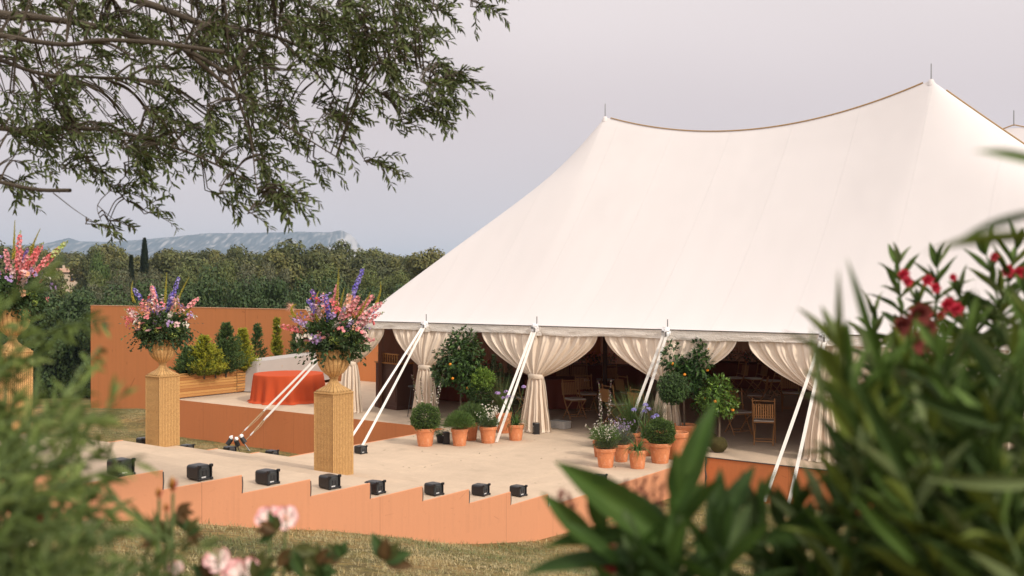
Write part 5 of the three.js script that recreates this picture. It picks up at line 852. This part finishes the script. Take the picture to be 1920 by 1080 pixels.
// ---------------------------------------------------------------- tree hanging into the picture from the left
{
  rnd = RNG(501);
  const base = onD(-620, 900, 7.4); base.y = ground(base.x, -base.z);
  const t = thing('overhanging_tree', 'old tree with narrow grey green leaves whose branches hang over the scene from the left', 'tree', base), lp = (x, y, D) => onD(x, y, D).sub(base);
  const crotch = lp(-560, -120, 7.4);
  part('trunk', taper([V3(0, -.2, 0), V3(.05, 1.4, .03), crotch.clone().multiplyScalar(.75), crotch], [.34, .27, .22, .18], 12, 6), M.bark, t);
  const br = [
    [[-560, -120, 7.4], [-200, -40, 7.2], [0, 27, 7.0], [67, 33, 6.9], [178, 49, 6.8], [262, 72, 6.7], [345, 92, 6.5], [430, 140, 6.4], .085, .022],
    [[-560, -120, 7.4], [-240, 10, 7.0], [0, 66, 6.4], [124, 84, 6.3], [187, 76, 6.2], [284, 80, 6.1], [422, 98, 6.0], .042, .022],
    [[-560, -120, 7.4], [-200, 40, 7.3], [0, 112, 7.2], [75, 138, 7.2], [151, 144, 7.1], [260, 148, 7.0], .055, .014],
    [[-560, -120, 7.4], [-260, 160, 7.2], [0, 240, 7.0], [147, 240, 6.9], [231, 249, 6.8], [307, 271, 6.7], [364, 290, 6.6], [470, 340, 6.6], .06, .010],
    [[-560, -120, 7.4], [-300, 240, 6.8], [-40, 330, 6.4], [67, 355, 6.3], [132, 357, 6.2], .036, .021],
    [[-560, -120, 7.4], [-100, -90, 7.6], [280, 8, 7.3], [387, 46, 7.1], [520, 70, 7.0], [640, 130, 7.0], [740, 190, 7.0], .08, .008],
    [[-100, -90, 7.6], [300, -60, 7.6], [620, -30, 7.5], [800, -20, 7.4], [900, 5, 7.4], .05, .006],
    [[345, 92, 6.5], [450, 180, 6.6], [560, 250, 6.6], [640, 300, 6.6], .03, .006], [[231, 249, 6.8], [240, 320, 6.8], [183, 385, 6.7], [190, 415, 6.7], .010, .004], [[183, 385, 6.7], [215, 412, 6.7], [255, 430, 6.7], .005, .003], [[100, 362, 6.3], [150, 400, 6.5], [200, 430, 6.6], .006, .003],
    [[430, 140, 6.4], [470, 260, 6.5], [480, 340, 6.5], [490, 390, 6.5], .018, .005], [[520, 70, 7.0], [620, 170, 7.0], [660, 260, 7.0], [690, 310, 7.0], .016, .005], [[640, 130, 7.0], [760, 120, 7.0], [840, 150, 7.0], .012, .004], [[620, -30, 7.5], [700, 60, 7.4], [780, 90, 7.4], .014, .004], [[147, 240, 6.9], [200, 330, 6.8], [240, 380, 6.8], .012, .004]];
  const nodes = [];
  for (const b of br) { const r1 = b[b.length - 1], r0 = b[b.length - 2], pts = b.slice(0, -2), w = pts.map((q) => lp(...q)); part('branch', taper(w, [r0 * .6, lerp(r0, r1, .65) * .5, r1 * .58], 7, 6), M.bark, t); const c = new THREE.CatmullRomCurve3(w); const stub = r1 > .02; for (let i = 0; i <= 24 * (stub ? .62 : .97); i++) nodes.push(c.getPoint(i / 24)); }
  const mats = leafTone([[.076, .104, .034], [.100, .132, .044], [.056, .078, .030], [.135, .160, .078]]);
  const L = new LeafSet(t, mats, 300), S = [];
  // hanging leafy ends: [px, py, spread px, twigs, depth]
  const clusters = [[255, 432, 22, 3, 6.7], [180, 425, 30, 6, 6.7], [487, 405, 34, 11, 6.5], [520, 372, 36, 12, 6.5], [470, 360, 40, 10, 6.6], [685, 312, 30, 6, 7], [578, 315, 22, 4, 6.8], [720, 230, 45, 14, 7], [775, 225, 42, 12, 7], [840, 175, 40, 12, 7], [835, 130, 30, 8, 7], [812, 195, 34, 8, 7], [872, 30, 22, 5, 7.4], [898, 4, 24, 6, 7.4], [820, 42, 28, 5, 7.4], [745, 12, 40, 10, 7.4], [590, 250, 40, 10, 6.8], [640, 265, 40, 8, 6.9], [240, 375, 40, 7, 6.8], [15, 375, 40, 6, 6.5], [130, 335, 40, 9, 6.6], [60, 345, 40, 8, 6.6], [270, 330, 50, 12, 6.7], [380, 350, 45, 10, 6.7], [440, 320, 45, 12, 6.6], [545, 215, 50, 12, 6.9]];
  const fill = [[60, 20, 90, 44], [180, 20, 90, 44], [310, 15, 90, 48], [440, 20, 90, 50], [560, 30, 80, 46], [650, 50, 70, 34], [720, 90, 70, 30], [760, 140, 70, 28], [690, 160, 60, 24], [60, 110, 80, 30], [170, 110, 80, 32], [290, 120, 80, 34], [400, 120, 80, 40], [500, 110, 80, 40], [590, 110, 70, 34], [50, 190, 80, 34], [150, 190, 80, 30], [250, 200, 80, 30], [350, 200, 80, 36], [440, 210, 70, 34], [520, 180, 70, 26], [40, 270, 70, 34], [110, 280, 70, 30], [190, 270, 70, 22], [330, 260, 70, 28], [420, 270, 60, 26], [100, 220, 80, 30], [620, 200, 60, 16], [480, 290, 50, 16], [290, 280, 60, 14], [680, 20, 60, 20], [770, 60, 50, 14]];
  const twig = (x, y, D, hang, fan) => {
    const p0 = lp(x, y, D), d = fan ?? toW(V3(R(.1, 1), -R(.15, 1.1) * hang + R(-.1, .35), R(-.5, .5))).normalize(), len = R(.16, .32), pts = arc(p0, d, len, .75 * hang, 7);
    let best = null, bd = 9; for (let i = 0; i < nodes.length; i += 1) { const q = nodes[i].distanceTo(pts[0]); if (q < bd) { bd = q; best = nodes[i]; } }
    if (bd < 1.6) { const m = best.clone().lerp(pts[0], .5); m.y += .12 * bd; S.push(taper([best, m, pts[0]], [.006, .0045, .0035], 4, 5)); }
    S.push(taper(pts, [.0036, .0015], 4, 2));
    const n = Math.round(len / .0165);
    for (let k = 2; k < n; k++) { const f = k / n * 7, i0 = Math.min(6, Math.floor(f)), p = pts[i0].clone().lerp(pts[i0 + 1], f - i0), tg = pts[i0 + 1].clone().sub(pts[i0]).normalize(), sd = tg.clone().cross(rdir()).normalize(), dd = tg.clone().multiplyScalar(.75).addScaledVector(sd, .85).add(V3(0, -.14, 0)).normalize(); L.add(p.add(base), dd, rdir().addScaledVector(UP, 1).normalize(), R(.045, .078), R(.013, .020)); }
  };
  const spray = (x, y, s, n, D0, D1, hang) => { for (let i = 0; i < n; i += 4) { const xs = x + R(-1, 1) * s, ys = y - 26 + R(-1, 1) * s * .75, D = R(D0, D1), a0 = R(-1.05, .45); for (let k = 0; k < 4 && i + k < n; k++) { const a = a0 + R(-.75, .75); twig(xs + R(-7, 7), ys + R(-7, 7), D + R(-.04, .04), hang, toW(V3(Math.cos(a), Math.sin(a), R(-.6, .6))).normalize()); } } };
  for (const [x, y, s, n, D] of clusters) spray(x, y, s, n, D - .25, D + .25, .8);
  for (const [x, y, s, n] of fill) spray(x, y, s, n * (y < 160 ? 1.0 : .74), 6.2, 8.4, .5);
  L.done(); part('twigs', S, M.bark, t, { kind: 'stuff' });
}

// ---------------------------------------------------------------- oleanders and roses close to the camera
function oleander(label, cat, rootPx, stems, tones, seed, limit = 290) {
  rnd = RNG(seed); const base = onD(rootPx[0], rootPx[1], rootPx[2]); base.y = ground(base.x, -base.z);
  const t = thing('oleander_bush', label, cat, base), L = new LeafSet(t, leafTone(tones), limit);
  for (const [x, y, D, len, n, ll, lw, lean = .1] of stems) {
    const tip = onD(x, y, D), down = toW(V3(-lean, -1, R(-.15, .15))).normalize(), bot = tip.clone().addScaledVector(down, len), g = base.clone().lerp(bot, .5); g.y = Math.min(bot.y - .2, base.y + .4);
    part('stem', taper([base.clone().add(V3(R(-.1, .1), 0, R(-.1, .1))).sub(base), g.clone().sub(base), bot.clone().sub(base), tip.clone().sub(base)], [.012, .009, .006, .0025], 6, 5), M.stem, t);
    for (let k = 0; k < n; k++) { const q = k / n, p = tip.clone().lerp(bot, q), up = tip.clone().sub(bot).normalize(), a0 = k * 1.05 + R(-.3, .3); for (let j = 0; j < 3; j++) { const a = a0 + j * TAU / 3 + R(-.25, .25), s = RIGHT.clone().multiplyScalar(Math.cos(a)).addScaledVector(FWD, Math.sin(a)), open = lerp(.35, 1.35, Math.pow(q, .6)) + R(-.15, .2), d = up.clone().multiplyScalar(Math.cos(open)).addScaledVector(s, Math.sin(open)).normalize(); L.add(p, d, up.clone().add(rdir().multiplyScalar(.4)).normalize(), ll * R(.7, 1.1) * lerp(.65, 1, Math.min(1, q * 4)), lw * R(.8, 1.15)); } }
  }
  return { t, L, base };
}
const single = (o, a, b, wid, tw = 0) => { const d = b.clone().sub(a), len = d.length(); d.normalize(); const up = V3(0, EYE, 0).sub(a).normalize().addScaledVector(UP, .3 + tw); o.L.n = 0; o.L.add(a, d, up.normalize(), len, wid); };
function flowerHead(t, c, r, cl, n = 5, layers = 1) { const F = new Leaves(); for (let l = 0; l < layers; l++) for (let i = 0; i < n; i++) { const a = i / n * TAU + l * .6 + R(-.2, .2), o = toW(V3(Math.cos(a) * (1 - l * .22), Math.sin(a) * (1 - l * .22), .35 + l * .4)).normalize(), p = c.clone(); F.leaf(p, o, toW(V3(0, .2, 1)), r * (1 - l * .15), r * .95, tint(cl, .14), -.3); } part('flower', F.build(), M.petal, t); }
{
  const RT = [[.070, .125, .026], [.100, .165, .040], [.048, .086, .024], [.15, .195, .085], [.12, .16, .03]];
  // large leaves low in the middle of the picture
  const RTA = [[.040, .084, .016], [.052, .100, .022], [.030, .062, .016], [.075, .115, .045]];
  const a = oleander('oleander with long dark leaves close to the camera, low beside the steps', 'oleander', [1330, 1500, 1.6], [[1275, 960, 1.5, .22, 5, .15, .026], [1420, 985, 1.55, .25, 6, .15, .026, -.1], [1190, 1060, 1.45, .15, 5, .14, .026, .2], [1360, 1040, 1.4, .2, 6, .15, .028], [1480, 1010, 1.6, .3, 7, .15, .026, -.1], [1540, 1050, 1.5, .25, 7, .15, .026], [1270, 1080, 1.4, .15, 6, .14, .028], [1640, 1040, 1.5, .25, 7, .15, .027]], RTA, 601, 200);
  const big = (x0, y0, x1, y1, w, D = 1.5, tw = 0) => { const n = a.L.n; single(a, onD(x0, y0, D), onD(x1, y1, D), w * D / FPX * 1.15, tw); a.L.n = n + 1; };
  big(1268, 1030, 1036, 868, 62); big(1125, 1035, 1016, 924, 36); big(1258, 980, 1338, 745, 46); big(1335, 1010, 1412, 868, 36); big(1132, 1000, 1105, 910, 32); big(1250, 1060, 966, 1050, 44, 1.45, 1.5); big(1250, 1015, 1010, 1022, 40, 1.5, 1.2); big(1240, 1080, 1110, 1130, 50); big(1245, 1075, 1262, 950, 40); big(1430, 1020, 1560, 975, 42); big(1340, 1040, 1350, 880, 40);
  rnd = RNG(611); for (const [x, y, r] of [[1155, 1045, 42], [1185, 1040, 34], [1130, 1052, 26], [1330, 1000, 30], [1345, 1030, 22], [1168, 980, 22], [1185, 990, 18]]) { const c = onD(x, y, 1.55).sub(a.base); flowerHead(a.t, c, r * 1.5 / FPX, [.50, .06, .07], 6, 2); }
  // reddish seed sprays
  for (const [x, y, h] of [[1205, 900, 90], [1190, 905, 70], [1225, 895, 100], [1238, 910, 80], [1050, 925, 50], [1070, 930, 55], [1172, 905, 40]]) { const S = [], p0 = onD(x + 8, y + h, 1.75), p1 = onD(x, y, 1.75); S.push(taper([p0.clone().sub(a.base), p1.clone().sub(a.base)], [.002, .001], 4, 4)); const F = new Leaves(); for (let k = 0; k < 9; k++) F.leaf(p0.clone().lerp(p1, .45 + k * .06).sub(a.base), toW(V3(R(-1, 1), .9, 0)).normalize(), rdir(), .016, .006, tint([.20, .07, .06]), 0); const m = part('seed_spray', F.build(), M.petal, a.t); part('stem', S, M.stemRed, m); }
  a.L.done();
  // tall mass at the right
  const st = []; rnd = RNG(602);
  for (const [x, y, D] of [[1590, 660, 1.5], [1640, 720, 1.55], [1700, 690, 1.7], [1760, 690, 1.5], [1820, 640, 1.7], [1880, 680, 1.45], [1930, 620, 1.6], [1620, 820, 1.4], [1690, 800, 1.5], [1750, 820, 1.35], [1810, 780, 1.4], [1870, 830, 1.3], [1930, 780, 1.35], [1580, 930, 1.5], [1650, 930, 1.4], [1720, 940, 1.35], [1790, 930, 1.3], [1860, 950, 1.25], [1930, 930, 1.3], [1500, 960, 1.6], [1600, 760, 1.45], [1670, 860, 1.3], [1760, 760, 1.7], [1840, 880, 1.5]]) st.push([x + R(-12, 12), y + R(-12, 12), D, R(.3, .42), 10, .140, .0175, R(-.45, .45)]);
  const b = oleander('tall leafy oleander close to the camera filling the right side', 'oleander', [1790, 1700, 1.5], st, RT, 603, 290);
  const bb = (x0, y0, x1, y1, w, D, tw = 0) => { const n = b.L.n; single(b, onD(x0, y0, D), onD(x1, y1, D), w * D / FPX * 1.15, tw); b.L.n = n + 1; };
  bb(1660, 730, 1592, 480, 16, 1.3); bb(1575, 720, 1572, 505, 13, 1.3); bb(1545, 780, 1522, 610, 16, 1.3); bb(1600, 830, 1545, 740, 22, 1.3); bb(1700, 900, 1600, 700, 26, 1.2); bb(2000, 330, 1836, 268, 24, 1.0, .5); bb(2000, 400, 1790, 412, 16, 1.0, 1); bb(2000, 452, 1745, 440, 16, 1.0, 1); bb(1930, 800, 1690, 735, 30, 1.3, -.6); bb(1960, 900, 1740, 900, 26, 1.2, -.5); bb(1720, 1060, 1600, 930, 26, 1.2);
  for (const [x, y, r] of [[1706, 640, 34], [1720, 590, 30], [1690, 610, 26], [1750, 650, 26], [1735, 615, 24], [1680, 690, 22]]) flowerHead(b.t, onD(x, y, 1.9).sub(b.base), r * 1.9 / FPX, [.24, .055, .045], 7, 2);
  b.L.done();
  // sharper stems farther back with crimson blossom
  const sc = []; for (const [x, y, D] of [[1684, 500, 2.9], [1640, 600, 2.8], [1758, 505, 2.8], [1720, 580, 2.8], [1800, 560, 2.7], [1850, 480, 2.7], [1905, 470, 2.6], [1880, 560, 2.7], [1830, 600, 2.7], [1770, 640, 2.7], [1925, 560, 2.5], [1690, 660, 2.8], [1860, 700, 2.6]]) sc.push([x, y, D, R(.3, .42), 8, .135, .018, R(-.2, .2)]);
  const c = oleander('oleander with crimson blossoms against the tent roof at the right', 'oleander', [1800, 1350, 2.9], sc, RT, 604, 290);
  for (const [x, y, r] of [[1692, 515, 18], [1700, 528, 16], [1737, 526, 18], [1752, 540, 16], [1775, 572, 24], [1790, 580, 22], [1762, 592, 14], [1740, 588, 12], [1886, 508, 20], [1908, 512, 20], [1862, 482, 14], [1785, 520, 12]]) flowerHead(c.t, onD(x, y, 2.6).sub(c.base), r * 2.2 / FPX, [.62, .045, .085], 6, 2);
  c.L.done();
}
// soft leafy shrubs at the left edge
function leafyShrub(label, root, seed, tips, D, tones, limit, dens) {
  rnd = RNG(seed); const base = onD(root[0], root[1], D); base.y = ground(base.x, -base.z); const t = thing('leafy_shrub', label, 'shrub', base), L = new LeafSet(t, leafTone(tones), limit), S = [];
  for (const [x, y, n, s] of tips) for (let i = 0; i < n * dens * (x > 140 ? .7 : 1); i++) {
    const DD = D + R(-.25, .35), tip = onD(x + R(-1, 1) * s, y + R(-1, 1) * s, DD), d = toW(V3(R(-.25, .95), R(.15, 1), R(-.5, .5))).normalize(), len = R(.16, .3), pts = arc(tip.clone().addScaledVector(d, -len), d, len, .5, 6);
    S.push(taper(pts.map((p) => p.clone().sub(base)), [.003, .0012], 4, 2));
    const m = base.clone().lerp(pts[0], .6); m.y = lerp(base.y, pts[0].y, .75); if (i % 2 === 0) S.push(taper([V3(R(-.1, .1), 0, R(-.1, .1)), m.sub(base), pts[0].clone().sub(base)], [.008, .005, .003], 5, 4));
    const k = Math.round(len / .012); for (let j = 1; j < k; j++) { const f = j / k * 6, i0 = Math.min(5, Math.floor(f)), p = pts[i0].clone().lerp(pts[i0 + 1], f - i0), tg = pts[i0 + 1].clone().sub(pts[i0]).normalize(), sd = tg.clone().cross(rdir()).normalize(); L.add(p, tg.multiplyScalar(.8).addScaledVector(sd, .65).normalize(), rdir().add(UP).normalize(), R(.030, .056), R(.006, .010)); }
  }
  L.done(); part('stems', S, M.stem, t, { kind: 'stuff' }); return { t, base };
}
{
  const T1 = [[.15, .21, .06], [.115, .165, .048], [.20, .26, .09], [.085, .125, .04]];
  const s1 = leafyShrub('fine leaved green shrub close to the camera along the left edge', [-60, 1500], 701, [[15, 560, 5, 40], [40, 480, 2, 26], [60, 640, 7, 50], [120, 620, 3, 40], [180, 590, 2, 34], [215, 570, 1, 16], [30, 720, 14, 50], [110, 720, 8, 40], [180, 700, 3, 30], [30, 800, 16, 50], [110, 790, 12, 50], [170, 780, 5, 36], [220, 720, 2, 20], [30, 880, 16, 50], [110, 870, 11, 46], [180, 850, 4, 34], [230, 830, 1, 16]], 1.6, T1, 280, .46);
  const s2 = leafyShrub('darker leafy shrub in the bottom left corner close to the camera', [60, 1600], 702, [[30, 960, 22, 60], [110, 960, 18, 56], [190, 960, 8, 46], [250, 985, 4, 40], [30, 1040, 24, 60], [120, 1050, 22, 60], [210, 1040, 16, 50], [290, 1050, 7, 46], [380, 960, 2, 20], [360, 1060, 3, 40], [240, 900, 2, 24]], 1.45, [[.095, .14, .042], [.125, .18, .055], [.07, .105, .034], [.16, .20, .075]], 280, .44);
  rnd = RNG(703); for (const [x, y, r, c] of [[100, 915, 9, 0], [118, 925, 10, 0], [92, 930, 8, 0], [112, 905, 8, 0], [76, 970, 9, 0], [80, 1056, 16, 0], [76, 1000, 8, 0], [172, 985, 18, 1], [140, 1010, 12, 1]]) flowerHead(s2.t, onD(x, y, 1.6).sub(s2.base), r * 1.6 / FPX, c ? [.62, .56, .46] : [.55, .06, .05], 5, 2);
}
// roses
function rosePlant(label, heads, leaves, D, seed) {
  rnd = RNG(seed); const base = onD(heads[0][0], 1500, D); base.y = ground(base.x, -base.z); const t = thing('rose_bush', label, 'rose', base), S = [], L = new LeafSet(t, leafTone([[.045, .085, .028], [.075, .085, .030], [.10, .060, .028]]), 200);
  for (const [x, y, r, kind] of heads) {
    const c = onD(x, y, D), R0 = r * D / FPX; S.push(taper([V3(R(-.1, .1), 0, R(-.1, .1)), c.clone().sub(base).multiplyScalar(.6).add(V3(.02, 0, .02)), c.clone().sub(base)], [.006, .004, .003], 6, 5));
    if (kind === 'bud') { const F = new Leaves(); for (let k = 0; k < 9; k++) { const a = k * 2.1; F.leaf(c.clone().sub(base), toW(V3(Math.cos(a) * .3, 1, Math.sin(a) * .3)).normalize(), toW(V3(Math.cos(a), .2, Math.sin(a))), R0 * 1.6, R0 * .8, tint(k % 3 ? [.62, .30, .06] : [.65, .12, .12], .1), .1); } part('rose_bud', F.build(), M.petal, t); continue; }
    // open rose: cupped petals with pink rims
    const pos = [], idx = [], cl = []; const cc = c.clone().sub(base);
    for (let k = 0; k < 13; k++) { const ring = k < 6 ? 0 : k < 10 ? 1 : 2, a = k * 2.39, out = [1, .72, .4][ring], up = [.12, .3, .42][ring], b0 = pos.length / 3; for (let i = 0; i <= 6; i++) for (let j = 0; j <= 6; j++) { const q = i / 6, s = j / 3 - 1, w = Math.sin(Math.min(1, q * 1.25) * PI / 2) * .75 * (1 - .12 * q * q), aa = a + s * w * .9 * (1 - .2 * ring), rr = R0 * out * (.12 + .88 * Math.sin(q * PI / 2)) * (1 - .12 * s * s * q), ht = R0 * (up * q + .5 * q * q * (1 - out * .6) + .07 * Math.sin(s * 5 + k) * q - .25 * out * Math.max(0, q - .75)); const sa = Math.sin(aa) * rr, v = toW(V3(Math.cos(aa) * rr, sa * .82 + ht * .57, -sa * .57 + ht * .82)); pos.push(cc.x + v.x, cc.y + v.y, cc.z + v.z); const e = sstep(q, .5, .98) * (.7 + .3 * s * s) * (ring === 2 ? .5 : 1); cl.push(lerp(.95, .88, e), lerp(.82, .22, e), lerp(.77, .29, e)); } for (let i = 0; i < 6; i++) for (let j = 0; j < 6; j++) { const p = b0 + i * 7 + j, n = p + 7; idx.push(p, p + 1, n, n, p + 1, n + 1); } }
    part('rose_flower', geom(pos, idx, null, null, cl), M.rosePetal, t);
    for (let k = 0; k < 5; k++) L.add(c.clone().addScaledVector(UP, -R0 * .3), toW(V3(Math.cos(k * 1.26), -.2, Math.sin(k * 1.26))).normalize(), UP, R0 * .8, R0 * .22);
  }
  for (const [x, y, len, ang] of leaves) { const p = onD(x, y, D + R(-.1, .1)); for (let j = 0; j < 5; j++) L.add(p, toW(V3(Math.cos(ang + (j - 2) * .55), Math.sin(ang + (j - 2) * .55), R(-.3, .5))).normalize(), toW(V3(0, .3, 1)), len * D / FPX * R(.7, 1.1), len * .42 * D / FPX); }
  L.done(); part('stem', S, M.stem, t);
}
rosePlant('rose with a single pink edged white bloom, topmost before the steps', [[505, 974, 27, 'open'], [535, 972, 26, 'open']], [[548, 1030, 60, -1.2], [520, 995, 40, 2.6], [590, 1060, 50, .3], [480, 1075, 50, 1.8]], 2.15, 801);
rosePlant('rose with two pink and white blooms at the bottom edge', [[408, 1052, 26, 'open'], [455, 1084, 40, 'open'], [330, 1066, 15, 'open']], [[395, 1085, 50, 2.5], [480, 1090, 50, .6], [720, 1052, 60, .9], [640, 1045, 44, 2.4], [600, 1085, 44, 1.5]], 2.0, 802);
rosePlant('orange rose buds on a reddish stem beside the shrub', [[324, 925, 20, 'bud'], [298, 936, 14, 'bud'], [312, 962, 12, 'bud']], [[330, 960, 40, -.6], [310, 985, 40, -2.2], [350, 1000, 36, .4], [300, 1010, 40, 2.4]], 2.0, 803);

renderer.render(scene, camera);
